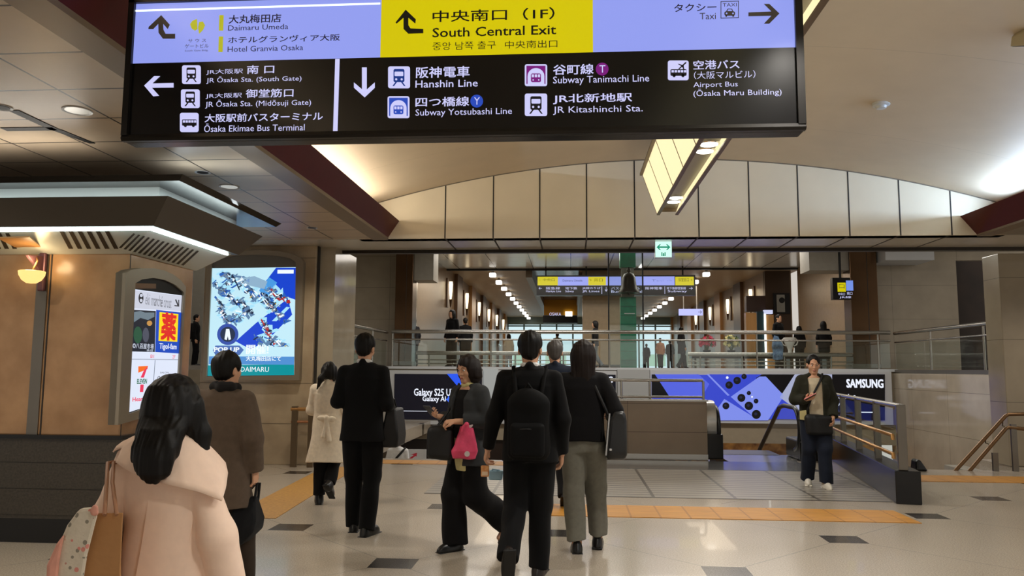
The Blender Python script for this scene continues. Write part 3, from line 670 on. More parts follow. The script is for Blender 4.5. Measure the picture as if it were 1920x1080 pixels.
# end of the corridor: glazed doors to daylight
EY = 60
t = bpy.data.objects.new('window_1', None); COL.objects.link(t); t['kind'] = 'structure'; t.location = (1.5, EY, UF); INV[t] = Matrix.Translation(t.location).inverted()
MB().box(CLX, CRX, EY, EY + .05, UF, 5.4).build('window_pane', glow('daylight_panes', (200, 226, 232), 1.1), t)
mb = MB()
for x in np.arange(CLX, CRX, 1.26): mb.box(x - .06, x + .06, EY - .12, EY, UF, 5.42)
for z in (4.2, 4.75, 5.1): mb.box(CLX, CRX, EY - .1, EY, z - .05, z + .05)
mb.build('window_frame', mat('teal_grey_frame', (92, 118, 118), .4, .3), t)
mb = MB()
for x in np.arange(CLX + .4, CRX - 1, 2.52): mb.box(x, x + 1.6, EY - .06, EY - .02, UF + .2, UF + 1.1)
mb.build('outdoor_greenery', glow('greenery_glow', (176, 212, 190), .9), t)
MB().box(CLX, CRX, EY - .3, EY - .1, 4.85, 5.42).build('window_transom', mat('transom_grey', (120, 140, 140), .3, .3), t)
# kiosk panels at the right of the concourse
t = thing('kiosk', 'tan and dark teal kiosk with pale lit edge at the right of the concourse', 'kiosk', (xa(1430, 30), 30, UF))
MB().box(xa(1401, 29.6), xa(1421, 29.6), 29.6, 29.9, UF, za(586, 29.6)).build('wood_panel', M_wood, t); MB().box(xa(1421, 29.8), xa(1438, 29.8), 29.7, 30.1, UF, za(584, 29.8)).build('teal_panel', mat('dark_teal', (20, 48, 56), .4), t)
MB().box(xa(1435, 29.7), xa(1438, 29.7), 29.64, 29.7, UF, za(588, 29.7)).build('lit_edge', M_lightW, t); MB().box(xa(1438, 29.8), xa(1452, 29.8), 29.7, 30, UF, za(590, 29.8)).build('side_panel', M_wood, t)
MB().box(xa(1436, 29.6), xa(1452, 29.6), 29.6, 29.8, za(588, 29.6), za(581, 29.6)).build('header_light', glow('kiosk_header', (200, 205, 235), 1), t)
MB().box(xa(1402, 30), xa(1438, 30), 29.95, 30.3, za(584, 30), za(555, 30)).build('menu_board', mat('dark_menu_board', (52, 34, 26), .4), t)
x0, x1 = xa(1454, 31.2), xa(1485, 31.2)
t = thing('framed_poster', 'black framed poster with dark round portrait shape near the kiosk', 'poster', ((x0 + x1) / 2, 31.2, 4))
MB().box(x0, x1, 31.2, 31.28, za(588, 31.2), za(550, 31.2)).build('frame', M_blackm, t); MB().box(x0 + .12, x1 - .2, 31.19, 31.2, za(585, 31.2), za(553, 31.2)).build('sheet', mat('grey_sheet', (150, 148, 140), .5), t)
PPl = Plane((0, 31.19, 0), (1, 0, 0), (0, -1, 0)); PPl.parent = t; PPl.poly('print', circ(1466, 563, 5.5), M_blackm)
MB().box(x0 - .3, 8.7, 31.27, 31.31, UF, 5.4).build('dark_backing', mat('brown_backing', (70, 52, 36), .5), t)

# ------------------------------------------------------------------ lit advertisements on the retaining wall
AP = Plane((0, D - .12, 0), (1, 0, 0), (0, -1, 0))
G_navy = glow('screen_navy', (10, 12, 26), .8); G_w = glow('screen_white', (235, 240, 255), 1.0)
G_bl = glow('screen_blue', (52, 70, 205), .9); G_bl2 = glow('screen_blue_pale', (128, 144, 240), .9); G_bl3 = glow('screen_blue_mid', (84, 100, 226), .9); G_bk = glow('screen_black', (6, 7, 14), .6); G_gy = glow('screen_grey', (168, 174, 205), .9)
def adbox(x0, x1, lab):
    t = thing('advertising_lightbox', lab, 'advertisement', (xa((x0 + x1) / 2, D - .1), D - .1, .7))
    a = atY(x0, 694, D - .12); b = atY(x1, 797, D - .12)
    MB().box(a.x, b.x, D - .10, D + .015, b.z, a.z).build('housing', M_whitem, t)
    return t
t1 = adbox(729, 906, 'dark navy lit advertisement at the left end of the retaining wall'); AP.parent = t1
AP.rect('screen', 740, 701, 903, 788, G_navy); AP.text('Galaxy S25 Ultra', 776, 729, 863, 746, G_w, 2, bold=.02); AP.text('Galaxy AI', 792, 743, 836, 755, G_w, 2, bold=.02)
AP.polys('star', [[(841, 741), (843, 748), (848, 749), (843, 751), (842, 757), (839, 751), (835, 749), (839, 747)]], glow('star_blue', (60, 110, 255), 1), 2)
AP.rect('caption_line', 756, 770, 808, 771.5, G_w, 2); AP.poly('blue_swoosh', [(838, 701), (866, 701), (884, 720), (876, 728), (856, 722)], glow('swoosh_blue', (40, 86, 235), 1), 2)
t2 = adbox(934, 1157, 'dark lit advertisement in the middle of the retaining wall'); AP.parent = t2
AP.rect('screen', 939, 701, 1155, 783, G_navy); AP.poly('blue_swoosh', [(940, 701), (985, 701), (960, 730), (940, 728)], G_bl, 2); AP.text('SAMSUNG', 1082, 706, 1149, 717, G_w, 2, bold=.03); AP.rect('caption_line', 1135, 737, 1152, 738.5, G_w, 2)
t3 = adbox(1218, 1676, 'wide blue lit advertisement with giant phone backs'); AP.parent = t3
AP.rect('screen', 1222, 702, 1659, 788, G_bl)
AP.poly('dark_corner', [(1222, 702), (1228, 702), (1256, 745), (1222, 745)], G_bk, 2); AP.poly('dark_field', [(1405, 702), (1659, 702), (1659, 788), (1500, 788), (1470, 740)], G_bk, 2)
AP.poly('phone_back', [(1222, 790), (1256, 745), (1228, 702), (1310, 702), (1330, 720), (1316, 745), (1290, 788)], G_bl3, 2)
AP.poly('phone_back', [(1330, 702), (1428, 702), (1368, 741)], G_bl, 3); AP.poly('phone_edge', [(1325, 702), (1329, 702), (1368, 741), (1364, 742)], G_bl2, 4)
AP.poly('phone_back', [(1370, 744), (1424, 706), (1436, 706), (1470, 742), (1440, 788), (1420, 788)], G_bl2, 3)
AP.poly('phone_back', [(1358, 748), (1420, 786), (1418, 788), (1330, 788)], G_bl2, 3)
AP.poly('phone_back', [(1490, 702), (1530, 702), (1560, 702), (1560, 770), (1520, 788), (1462, 745)], G_gy, 3)
cams = [(1390, 746, 7.5), (1404, 761, 8), (1418, 777, 8.5), (1404, 737, 4), (1417.5, 752, 4.5), (1367, 722, 7), (1382, 713.5, 7), (1395, 706, 5), (1361, 761, 6.5)]
for c in cams: AP.poly('phone_lens', circ(*c), G_bk, 4)
AP.polys('lens_glint_print', [circ(c[0] - 1, c[1] - 1, c[2] * .35) for c in cams], glow('lens_blue', (30, 36, 70), .8), 5); AP.polys('lens_flash', [circ(1363.5, 708, 2.5), circ(1410, 744, 1.8)], G_w, 4)
AP.text('SAMSUNG', 1587, 711, 1656, 727, G_w, 4, bold=.04); AP.text('Galaxy S25 Series', 1505, 738, 1604, 750, G_w, 5, bold=.02); AP.text('Galaxy AI', 1534, 753, 1582, 763, G_w, 5); AP.rect('caption_line', 1612, 772, 1640, 774, G_w, 4)
struct('trim_wall_pier', MB().box(xa(1157, D), xa(1218, D), D - .1, D + .02, za(797, D), za(692, D)), mat('pale_wall_pier', (176, 178, 178), .25, .2))
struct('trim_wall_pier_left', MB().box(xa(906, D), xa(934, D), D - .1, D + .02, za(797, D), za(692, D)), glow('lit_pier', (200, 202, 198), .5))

# ------------------------------------------------------------------ railings of the upper level
def rail(name, lab, path, z0, ztop, zmid, posts, rt=.035, rm=.018, glassz=None, mtop=None, cat='railing'):
    t = thing(name, lab, cat, (path[0][0], path[0][1], z0))
    P = [Vector((p[0], p[1], 0)) for p in path]
    MB().tube([p + Vector((0, 0, ztop)) for p in P], rt, 12).build('top_rail', mtop or M_steel, t, smooth=True)
    for z in (zmid if isinstance(zmid, (list, tuple)) else [zmid]): MB().tube([p + Vector((0, 0, z)) for p in P], rm, 10).build('mid_rail', mtop or M_steel, t, smooth=True)
    for a in posts: MB().tube([(a[0], a[1], z0), (a[0], a[1], ztop)], .024, 10).build('post', M_steel, t, smooth=True)
    if glassz:
        for a, b in zip(P[:-1], P[1:]):
            n = max(1, round((b - a).length / 2)); dd = (b - a) / n; s = Vector((-dd.y, dd.x, 0)).normalized() * .006
            for i in range(n):
                q0 = a + dd * (i + .01); q1 = a + dd * (i + .99)
                MB().prism([q0 - s + Vector((0, 0, glassz[0])), q1 - s + Vector((0, 0, glassz[0])), q1 + s + Vector((0, 0, glassz[0])), q0 + s + Vector((0, 0, glassz[0]))], (0, 0, glassz[1] - glassz[0])).build('glass_panel', M_glass, t)
    return t
zr = za(622, D); zm = za(637, D)
rail('glass_railing', 'long steel and glass railing above the lit advertisements', [(AX0 + .02, D + .12), (AX1, D + .12)], 1.53, zr, zm, [(xa(px, D + .12), D + .12) for px in (735, 920, 1143, 1420, 1648)], .055, .025, (1.56, zm - .04))
rail('glass_railing', 'steel and glass railing along the top of the right-hand stone wall', [(AX1 + .12, D + .1), (AX1 + .12, 15)], 1.52, zr - .02, zm - .04, [(AX1 + .12, 20), (AX1 + .12, 17.5), (AX1 + .12, 15.2)], .05, .022, (1.54, zm - .08))
rail('glass_railing', 'steel and glass railing along the top of the left void wall', [(AX0 - .12, D + .1), (AX0 - .12, 16.5)], 1.52, zr - .02, zm - .04, [(AX0 - .12, 20.5), (AX0 - .12, 18)], .05, .022, (1.54, zm - .08))
for (p0, p1, lab) in ((780, 1106, 'lower steel barrier rail behind the left half of the upper railing'), (1290, 1607, 'lower steel barrier rail behind the right half of the upper railing')):
    y = 23.0; x0, x1 = xa(p0, y), xa(p1, y)
    rail('barrier_rail', lab, [(x0, y), (x1, y)], UF, za(663, y), [za(676, y), za(683, y)], [(x0 + (x1 - x0) * k / 4, y) for k in (.3, 1.3, 2.3, 3.4)], .06, .016)

# ------------------------------------------------------------------ escalator, its balustrades and the landing rails
t = thing('balustrade', 'low steel-clad balustrade left of the escalator', 'balustrade', (1.2, 13.2, 0))
x0, x1 = -.35, xa(1326, 13.2, 800); zt = za(752, 13.2, 1230)
MB().box(x0, x1, 13.2, 13.5, .09, zt).build('cladding', grid_mat('taupe_steel_cladding', (126, 112, 96), (70, 62, 54), (0, 2), (1.45, .47), .008, off=(.95, -.02), rough=.25, metal=.55, noise=.05), t)
MB().box(x0, x1 + .02, 13.17, 13.53, zt, zt + .025).build('coping', M_steel, t)
MB().box(x0, x1, 13.16, 13.52, 0, .1).build('skirting', M_steel, t)
t = thing('barrier_rail', 'two-bar steel barrier rail standing behind the low balustrade', 'railing', (1.2, 13.75, 0))
xe = xa(1318, 13.7, 720)
for py, r in ((713, .026), (744, .02)): MB().tube([(-.3, 13.7, za(py, 13.7, 1240)), (xe, 13.7, za(py, 13.7, 1240))], r, 10).build('bar', M_steel, t, smooth=True)
for px in (1165, 1218, 1318): MB().tube([(xa(px, 13.7), 13.7, -.3 + .3), (xa(px, 13.7), 13.7, za(713, 13.7))], .022, 10).build('post', M_steel, t, smooth=True)
thin_glass = bpy.data.materials.new('escalator_glass'); thin_glass.use_nodes = True
_nt = thin_glass.node_tree; _nt.nodes.remove(_nt.nodes['Principled BSDF']); _t = _nt.nodes.new('ShaderNodeBsdfTransparent'); _t.inputs[0].default_value = (.93, .95, .98, 1)
_g = _nt.nodes.new('ShaderNodeBsdfGlossy'); _g.inputs['Roughness'].default_value = .05; _m = _nt.nodes.new('ShaderNodeMixShader'); _m.inputs[0].default_value = .09
_nt.links.new(_t.outputs[0], _m.inputs[1]); _nt.links.new(_g.outputs[0], _m.inputs[2]); _nt.links.new(_m.outputs[0], _nt.nodes['Material Output'].inputs[0])
es = thing('escalator', 'escalator going down behind the low steel balustrade', 'escalator', (3.3, 13.2, 0))
def esc_side(xc, w, nm):
    # handrail loop in the Y-Z plane: newel arc, level part, slope down
    zc, r = .50, .36
    pts = [(xc, 13.42 + r - r * math.sin(a) - .05, zc - r * math.cos(a)) for a in np.linspace(.15, math.pi * .98, 14)]
    top = zc + r
    pts += [(xc, 14.3, top), (xc, 14.6, top - .04)]
    pts += [(xc, 14.6 + 1.2 * k, top - .04 - 1.2 * k * .577) for k in (1, 3, 5, 6.6)]
    MB().tube(pts, w, 10).build('handrail', mat('black_rubber', (16, 17, 20), .35), es, smooth=True)
    inner = [(xc, p[1] + .0, p[2] - .02) for p in pts[1:]]
    low = [(xc, 22.5, -5.0), (xc, 15, -.72), (xc, 14.2, .12), (xc, 13.5, .12)]
    MB().prism([(xc - .006, p[1], p[2]) for p in inner + low], (.012, 0, 0)).build('glass_balustrade', thin_glass, es)
xL, xR = xa(1345, 13.4), xa(1489, 13.6)
esc_side(xL, .035, 'l'); esc_side(xR, .04, 'r')
# rounded newel drum with chrome bands at the left side
nx0, nx1 = x1 + .005, xL + .06
prof = [(13.38 + .3 - .3 * math.cos(a), .60 + .36 * math.sin(a)) for a in np.linspace(-.6, math.pi / 2, 10)]
ring = [(y, z) for y, z in prof] + [(14.0, .96), (14.0, .3)]
MB().prism([(nx0, y, z) for y, z in ring], (nx1 - nx0 - .09, 0, 0)).build('newel_drum', mat('newel_steel', (206, 204, 198), .22, .55), es, smooth=30)
MB().box(nx0, nx1, 13.33, 14.1, 0, .42).build('newel_base', M_black, es, bevel=.02)
MB().box(nx0, nx1 - .09, 14.0, 14.4, 0, .9).build('left_casing', M_steeld, es)
mb = MB()
for i in range(24): mb.box(xL + .12, xR - .12, 14.2 + .4 * i - (0 if i > 1 else 0), 14.6 + .4 * i, -.22 - .231 * i - .25, -.0 - .231 * max(0, i - 1))
mb.build('steps', mat('escalator_step', (70, 70, 74), .35, .6), es)
MB().box(xL + .1, xR + .3, 13.05, 14.25, -.25, -.004).build('comb_plate', M_steel, es)
MB().prism([(xR + .02, 13.4, 0), (xR + .02, 14.3, 0), (xR + .02, 22, -4.4), (xR + .02, 22, -5), (xR + .02, 13.4, -.3)], (.3, 0, 0)).build('outer_skirt', M_steeld, es)
MB().box(xR - .02, xR + .35, 13.3, 14.2, 0, .33).build('right_base', M_black, es, bevel=.03)
# sloping-plan guard rail with black kerb, right of the landing
g = thing('guard_rail', 'steel guard rail with brass bars on a black kerb right of the landing', 'railing', (3.8, 9.2, 0))
A0, A1 = Vector((3.66, 9.22, 0)), Vector((4.42, 14.0, 0))
t_ = (A1 - A0).normalized(); s_ = Vector((t_.y, -t_.x, 0))
MB().prism([A0, A0 + s_ * .27, A1 + s_ * .2, A1], (0, 0, .37)).build('kerb', M_black, g, bevel=.01)
mid = A0 + s_ * .1; me_ = A1 + s_ * .1
def up(v, z): return Vector((v.x, v.y, z))
MB().prism([mid + t_ * .03 - s_ * .05 + Vector((0, 0, .37)), mid + t_ * .03 + s_ * .05 + Vector((0, 0, .37)), mid + t_ * .09 + s_ * .05 + Vector((0, 0, .37)), mid + t_ * .09 - s_ * .05 + Vector((0, 0, .37))], (0, 0, .74)).build('end_post', M_steeld, g, bevel=.008)
L_ = (me_ - mid).length
for k in (1.3, 2.5, 3.7, L_ - .05): q = mid + t_ * k; MB().box(q.x - .04, q.x + .04, q.y - .02, q.y + .02, .37, 1.1).build('post', M_steeld, g)
MB().tube([up(mid + t_ * .05, 1.09), up(me_ + t_ * 0, 1.09), up(me_ + Vector((-.25, .0, 0)), 1.09)], .032, 10).build('top_rail', M_steel, g, smooth=True)
for z in (.76, .55):
    MB().tube([up(mid + t_ * .04 - s_ * .1, z - .05), up(mid + t_ * .04 - s_ * .1, z), up(me_ - s_ * .1, z), up(me_ + Vector((-.35, 0, 0)), z)], .022, 10).build('brass_bar', M_brass, g, smooth=True)
MB().prism([mid + t_ * .15 + Vector((-.004, 0, .42)), me_ + Vector((-.004, 0, .42)), me_ + Vector((-.004, 0, 1.04)), mid + t_ * .15 + Vector((-.004, 0, 1.04))], (.008, 0, 0)).build('glass_panel', M_glass, g)
# dark kerb end of the stair well, just behind
single('stair_kerb', 'small black rounded kerb end on the floor behind the guard rail post', 'kerb', MB().loft([[(xa(1704, 12.3) , 12.2, 0), (xa(1727, 12.3), 12.2, 0), (xa(1727, 12.3), 12.44, 0), (xa(1704, 12.3), 12.44, 0)], [(xa(1706, 12.3), 12.22, .17), (xa(1714, 12.3), 12.22, .17), (xa(1714, 12.3), 12.42, .17), (xa(1706, 12.3), 12.42, .17)]]), M_black, bevel=.03)
# stair handrails: right (going down along the wall) and left (beside the poster column)
h = thing('stair_handrail', 'double brass-toned stair handrail in front of the right stone column', 'handrail', (6.9, 12.42, 0))
y = 12.38
for (a, b, c) in (((1790, 884), (1888, 777), (1935, 776)), ((1817, 884), (1888, 801), (1935, 806))):
    p = [atY(*a, y), atY(*b, y), atY(*c, y)]
    MB().tube([p[0], p[1] + (p[0] - p[1]) * .03, p[1] + (p[2] - p[1]) * .06, p[2]], .028, 10).build('rail', mat('bronze_rail', (122, 94, 66), .3, .7), h, smooth=True)
for px, pt, pb in ((1893, 786, 887), (1856, 838, 887)): MB().box(xa(px, y) - .04, xa(px, y) + .04, y - .02, y + .02, 0, za(pt, y)).build('post', M_steeld, h)
for px, py in ((1848, 822), (1880, 790)):
    q = atY(px, py, y); MB().tube([(q.x, y, q.z), (q.x + .02, y + .05, q.z - .07), (q.x + .08, y, q.z - .1)], .01, 8).build('bracket', M_steeld, h, smooth=True)
h = thing('stair_handrail', 'brass-topped stair handrail at the foot of the poster column', 'handrail', (-4.2, 11.6, 0))
y = 11.55
for py, r, m in ((767, .028, M_brass), (791, .02, mat('copper_rail', (164, 112, 78), .3, .7))): MB().tube([atY(546, py, y), atY(593, py, y), atY(593, py, y) + Vector((.35, .6, 0))], r, 10).build('rail', m, h, smooth=True)
for px in (556, 587): MB().box(xa(px, y) - .045, xa(px, y) + .045, y - .02, y + .02, 0, za(767, y)).build('post', mat('bronze_post', (112, 96, 76), .3, .6), h)
# ------------------------------------------------------------------ the big direction sign
SGY = 4.0
sg = thing('direction_sign', 'large lit station direction sign hanging under the vault', 'sign', (xa(870, SGY, 270), SGY, 2.7))
SG = Plane((0, SGY, 0), (1, 0, 0), (0, -1, 0)); SG.parent = sg
x0, x1 = atY(229, 272, SGY).x, atY(1511, 258, SGY).x
zb0 = (atY(229, 262, SGY).z + atY(1511, 248, SGY).z) / 2; zt0 = za(-26, SGY, 870)
zdiv = (atY(250, 118, SGY).z + atY(1490, 90, SGY).z) / 2
ix0, ix1 = atY(249, 118, SGY).x, atY(1491, 90, SGY).x
MB().box(x0, x1, SGY + .02, SGY + .13, zb0, zt0).build('housing', M_black, sg, bevel=.01)
fr = MB()
fr.box(x0, ix0, SGY - .02, SGY + .02, zb0 + .03, zt0).box(ix1, x1, SGY - .02, SGY + .02, zb0 + .03, zt0).box(x0, x1, SGY - .02, SGY + .02, zt0 - .045, zt0)
fr.prism([(x0, SGY + .02, zb0), (x0, SGY - .01, zb0), (x0, SGY - .02, zb0 + .015), (x0, SGY - .012, zb0 + .035), (x0, SGY + .02, zb0 + .035)], (x1 - x0, 0, 0))
fr.build('frame', mat('sign_frame_metal', (34, 32, 30), .3, .5), sg)
MB().box(ix0, ix1, SGY, SGY + .02, zb0 + .03, zdiv).build('black_panel', mat('sign_black_face', (10, 10, 12), .22), sg)
M_lavtop = glow('sign_face_lavender', (146, 158, 240), .97)
MB().box(ix0, ix1, SGY, SGY + .02, zdiv, zt0 - .04).build('lavender_panel', M_lavtop, sg)
MB().tube([(ix0, SGY + .001, zt0 - .085), (atY(713, 10, SGY).x, SGY + .001, zt0 - .085)], .006, 8).build('tube_lamp', glow('tube_glow', (225, 240, 255), 1.5), sg)
a, b = atY(713, 104, SGY), atY(1112, 96, SGY)
MB().box(a.x, b.x, SGY - .0015, SGY + .001, zdiv, zt0 - .042).build('yellow_panel', glow('sign_face_yellow', (216, 200, 0), .92), sg)
for x in (x0 + .6, x1 - .6): MB().box(x - .03, x + .03, SGY + .05, SGY + .1, zt0, vz(x) + .02).build('hanger', M_blackm, sg)
T_ink = mat('ink_dark_violet', (44, 36, 70), .5); T_grey = mat('ink_warm_grey', (82, 76, 74), .5); T_blk = mat('ink_black', (20, 20, 14), .5)
T_wh = glow('sign_letter_white', (205, 205, 250), .98); T_olive = glow('mark_olive', (190, 190, 20), .8)
tx = SG.text
# lavender, left
SG.poly('up_left_arrow', [(303, 29), (319, 47), (315, 55), (306.5, 45), (307, 56), (311, 64), (329, 64), (329, 73), (306, 73), (298, 62), (297.5, 45), (288, 55), (279, 55), (279.5, 51)], T_grey, 2)
SG.poly('leaf_mark', [(370, 36), (371, 55), (366, 58), (360, 54), (357, 46), (361, 40)], T_olive, 2); SG.poly('leaf_mark', [(374, 42), (381, 41), (385, 48), (381, 57), (374, 64), (372, 52)], T_olive, 2)
tx('サ ウ ス', 353, 73, 387, 80, T_grey); tx('ゲートビル', 347, 82, 392, 91, T_grey); tx('South Gate Bldg.', 347, 93, 391, 98, T_grey)
SG.poly('olive_bar', [(412, 29), (420, 29), (419, 58), (411, 58)], T_olive, 2); SG.poly('olive_bar', [(411, 69), (419, 69), (418, 98), (410, 98)], T_olive, 2)
tx('大丸梅田店', 429, 26, 528, 45, T_ink, bold=.015); tx('Daimaru Umeda', 428, 45, 541, 58, T_ink); tx('ホテルグランヴィア大阪', 428, 64, 638, 82, T_ink, bold=.012); tx('Hotel Granvia Osaka', 427, 84, 569, 98, T_ink)
# yellow
SG.poly('up_left_arrow', [(761, 19), (780, 37), (779, 45), (766, 34), (766, 48), (770, 54), (794, 55), (794, 63), (766, 64), (757, 55), (757, 34), (744, 45), (742, 43)], T_blk, 3)
tx('中央南口（1F）', 811, 14, 1040, 43, T_blk, 3, bold=.012); tx('South Central Exit', 811, 47, 1043, 71, T_blk, 3, bold=.012); tx('중앙 남쪽 출구', 811, 77, 930, 95, T_blk, 3); tx('中央南出口', 947, 75, 1045, 92, T_blk, 3)
# lavender, right
tx('タクシー', 1264, 6, 1343, 23, T_ink, bold=.01); tx('Taxi', 1312, 24, 1342, 37, T_grey)
SG.polys('taxi_frame', [[(1351, 3), (1385, 2), (1385, 3.2), (1351, 4.2)], [(1351, 34), (1385, 33), (1385, 34.2), (1351, 35.2)], [(1351, 3), (1352.2, 3), (1352.2, 35), (1351, 35)], [(1383.8, 2), (1385, 2), (1385, 34), (1383.8, 34)]], T_grey, 2)
tx('TAXI', 1355, 6, 1381, 13, T_grey); SG.polys('taxi_car', [rrect(1358, 22, 1378, 30, 3), [(1361, 22), (1364, 17), (1372, 17), (1375, 22)], [(1360, 29), (1363, 29), (1363, 32), (1360, 32)], [(1373, 29), (1376, 29), (1376, 32), (1373, 32)]], T_grey, 2)
SG.polys('car_light', [circ(1362, 26, 1.6, 10), circ(1374, 26, 1.6, 10), [(1363.5, 21.5), (1365, 18.5), (1371, 18.5), (1372.5, 21.5)]], M_lavtop, 3)
SG.polys('right_arrow', [[(1403, 24), (1450, 22), (1450, 30), (1403, 31)], [(1432, 8), (1442, 8), (1461, 26), (1442, 45), (1432, 45), (1450, 26)]], T_grey, 2)
# black half
SG.polys('left_arrow', [[(282, 157), (326, 156), (326, 164.5), (282, 165)], [(271, 161), (290, 143), (301, 143), (282, 161), (299, 180), (288, 181)]], T_wh, 2)
SG.rect('divider', 629, 111, 633, 252, T_wh, 2)
SG.polys('down_arrow', [[(679, 127), (688, 127), (688, 172), (679, 172)], [(664, 155), (664, 165), (684, 183), (703, 165), (703, 155), (684, 172)]], T_wh, 2)
NAVY = glow('icon_blue', (24, 62, 150), .7); PURP = glow('icon_purple', (128, 24, 130), .8); BLUE2 = glow('icon_blue_bright', (40, 78, 196), .85)
def tile(x0, y0, x1, y1): SG.poly('icon_tile', rrect(x0, y0, x1, y1, 4), T_wh, 2)
def train(x0, y0, x1, y1, m):
    tile(x0, y0, x1, y1); s = (x1 - x0) / 40; X = lambda v: x0 + v * s; Yy = lambda v: y0 + v * (y1 - y0) / 40
    SG.polys('train_mark', [rrect(X(10), Yy(5), X(30), Yy(29), 3 * s), [(X(14), Yy(28)), (X(17), Yy(28)), (X(11), Yy(36)), (X(8), Yy(36))], [(X(26), Yy(28)), (X(23), Yy(28)), (X(29), Yy(36)), (X(32), Yy(36))]], m, 3)
    SG.polys('train_window', [rrect(X(12), Yy(10), X(28), Yy(18), 1.5 * s), circ(X(15), Yy(24), 2 * s, 10), circ(X(25), Yy(24), 2 * s, 10)], T_wh, 4)
def subway(x0, y0, x1, y1, m):
    tile(x0, y0, x1, y1); s = (x1 - x0) / 40; X = lambda v: x0 + v * s; Yy = lambda v: y0 + v * (y1 - y0) / 40
    SG.polys('tunnel_mark', [[(X(3), Yy(3)), (X(37), Yy(3)), (X(37), Yy(36)), (X(35), Yy(36))] + [(X(20 + 15 * math.cos(a)), Yy(22 - 15 * math.sin(a))) for a in np.linspace(0, math.pi, 14)] + [(X(5), Yy(36)), (X(3), Yy(36))]], m, 3)
    SG.polys('train_mark', [rrect(X(11), Yy(17), X(29), Yy(33), 3 * s)], m, 3)
    SG.polys('train_window', [[(X(a), Yy(19)), (X(a + 4), Yy(19)), (X(a + 4), Yy(24)), (X(a), Yy(24))] for a in (12.5, 18, 23.5)] + [circ(X(15), Yy(29), 1.3 * s, 8), circ(X(25), Yy(29), 1.3 * s, 8)], T_wh, 4)
def bus(x0, y0, x1, y1, m, plane=False):
    tile(x0, y0, x1, y1); s = (x1 - x0) / 40; X = lambda v: x0 + v * s; Yy = lambda v: y0 + v * (y1 - y0) / 40; o = 4 if plane else 0
    SG.polys('bus_mark', [rrect(X(5), Yy(14 + o), X(36), Yy(27 + o), 2 * s), circ(X(12), Yy(27 + o), 3 * s, 12), circ(X(29), Yy(27 + o), 3 * s, 12)], m, 3)
    SG.polys('bus_window', [[(X(a), Yy(16 + o)), (X(a + 4.5), Yy(16 + o)), (X(a + 4.5), Yy(20.5 + o)), (X(a), Yy(20.5 + o))] for a in (7, 13, 19, 25, 31)], T_wh, 4)
    if plane: SG.polys('plane_mark', [[(X(20), Yy(17)), (X(33), Yy(4)), (X(36), Yy(3)), (X(35), Yy(6)), (X(22), Yy(18))], [(X(19), Yy(7)), (X(22), Yy(7)), (X(31), Yy(11)), (X(28), Yy(13))], [(X(32), Yy(20)), (X(30), Yy(19)), (X(27), Yy(12)), (X(30), Yy(9))]], m, 3)
train(342, 123, 377, 158, M_ink); train(340, 168, 375, 203, M_ink); bus(338, 212, 373, 248, M_ink)
tx('JR大阪駅', 387, 129, 456, 141, T_wh); tx('南 口', 463, 122, 515, 139, T_wh, bold=.012); tx('JR Ōsaka Sta. (South Gate)', 387, 140, 566, 158, T_wh)
tx('JR大阪駅', 386, 174, 454, 186, T_wh); tx('御堂筋口', 461, 166, 551, 184, T_wh, bold=.012); tx('JR Ōsaka Sta. (Midōsuji Gate)', 385, 184, 584, 204, T_wh)
tx('大阪駅前バスターミナル', 384, 210, 606, 230, T_wh, bold=.012); tx('Ōsaka Ekimae Bus Terminal', 383, 229, 572, 248, T_wh)
train(728, 125, 769, 166, NAVY); subway(727, 181, 768, 222, BLUE2); subway(984, 121, 1026, 162, PURP); train(984, 176, 1026, 218, M_ink); bus(1252, 114, 1291, 151, M_ink, True)
tx('阪神電車', 780, 124, 881, 147, T_wh, bold=.014); tx('Hanshin Line', 779, 149, 896, 165, T_wh, bold=.006)
tx('四つ橋線', 779, 181, 880, 201, T_wh, bold=.014); tx('Subway Yotsubashi Line', 779, 202, 960, 221, T_wh)
tx('谷町線', 1037, 120, 1113, 141, T_wh, bold=.014); tx('Subway Tanimachi Line', 1037, 140, 1217, 161, T_wh)
tx('JR北新地駅', 1037, 174, 1185, 196, T_wh, bold=.012); tx('JR Kitashinchi Sta.', 1037, 197, 1205, 216, T_wh)
tx('空港バス', 1300, 112, 1386, 131, T_wh, bold=.012); tx('（大阪マルビル）', 1301, 132, 1416, 149, T_wh); tx('Airport Bus', 1300, 153, 1383, 167, T_wh); tx('(Ōsaka Maru Building)', 1300, 164, 1465, 184, T_wh)
SG.poly('line_disc', circ(894, 190, 12), BLUE2, 2); tx('Y', 889, 183, 900, 197, T_wh, 4); SG.poly('line_disc', circ(1129, 130, 12), PURP, 2); tx('T', 1124, 123, 1135, 137, T_wh, 4)

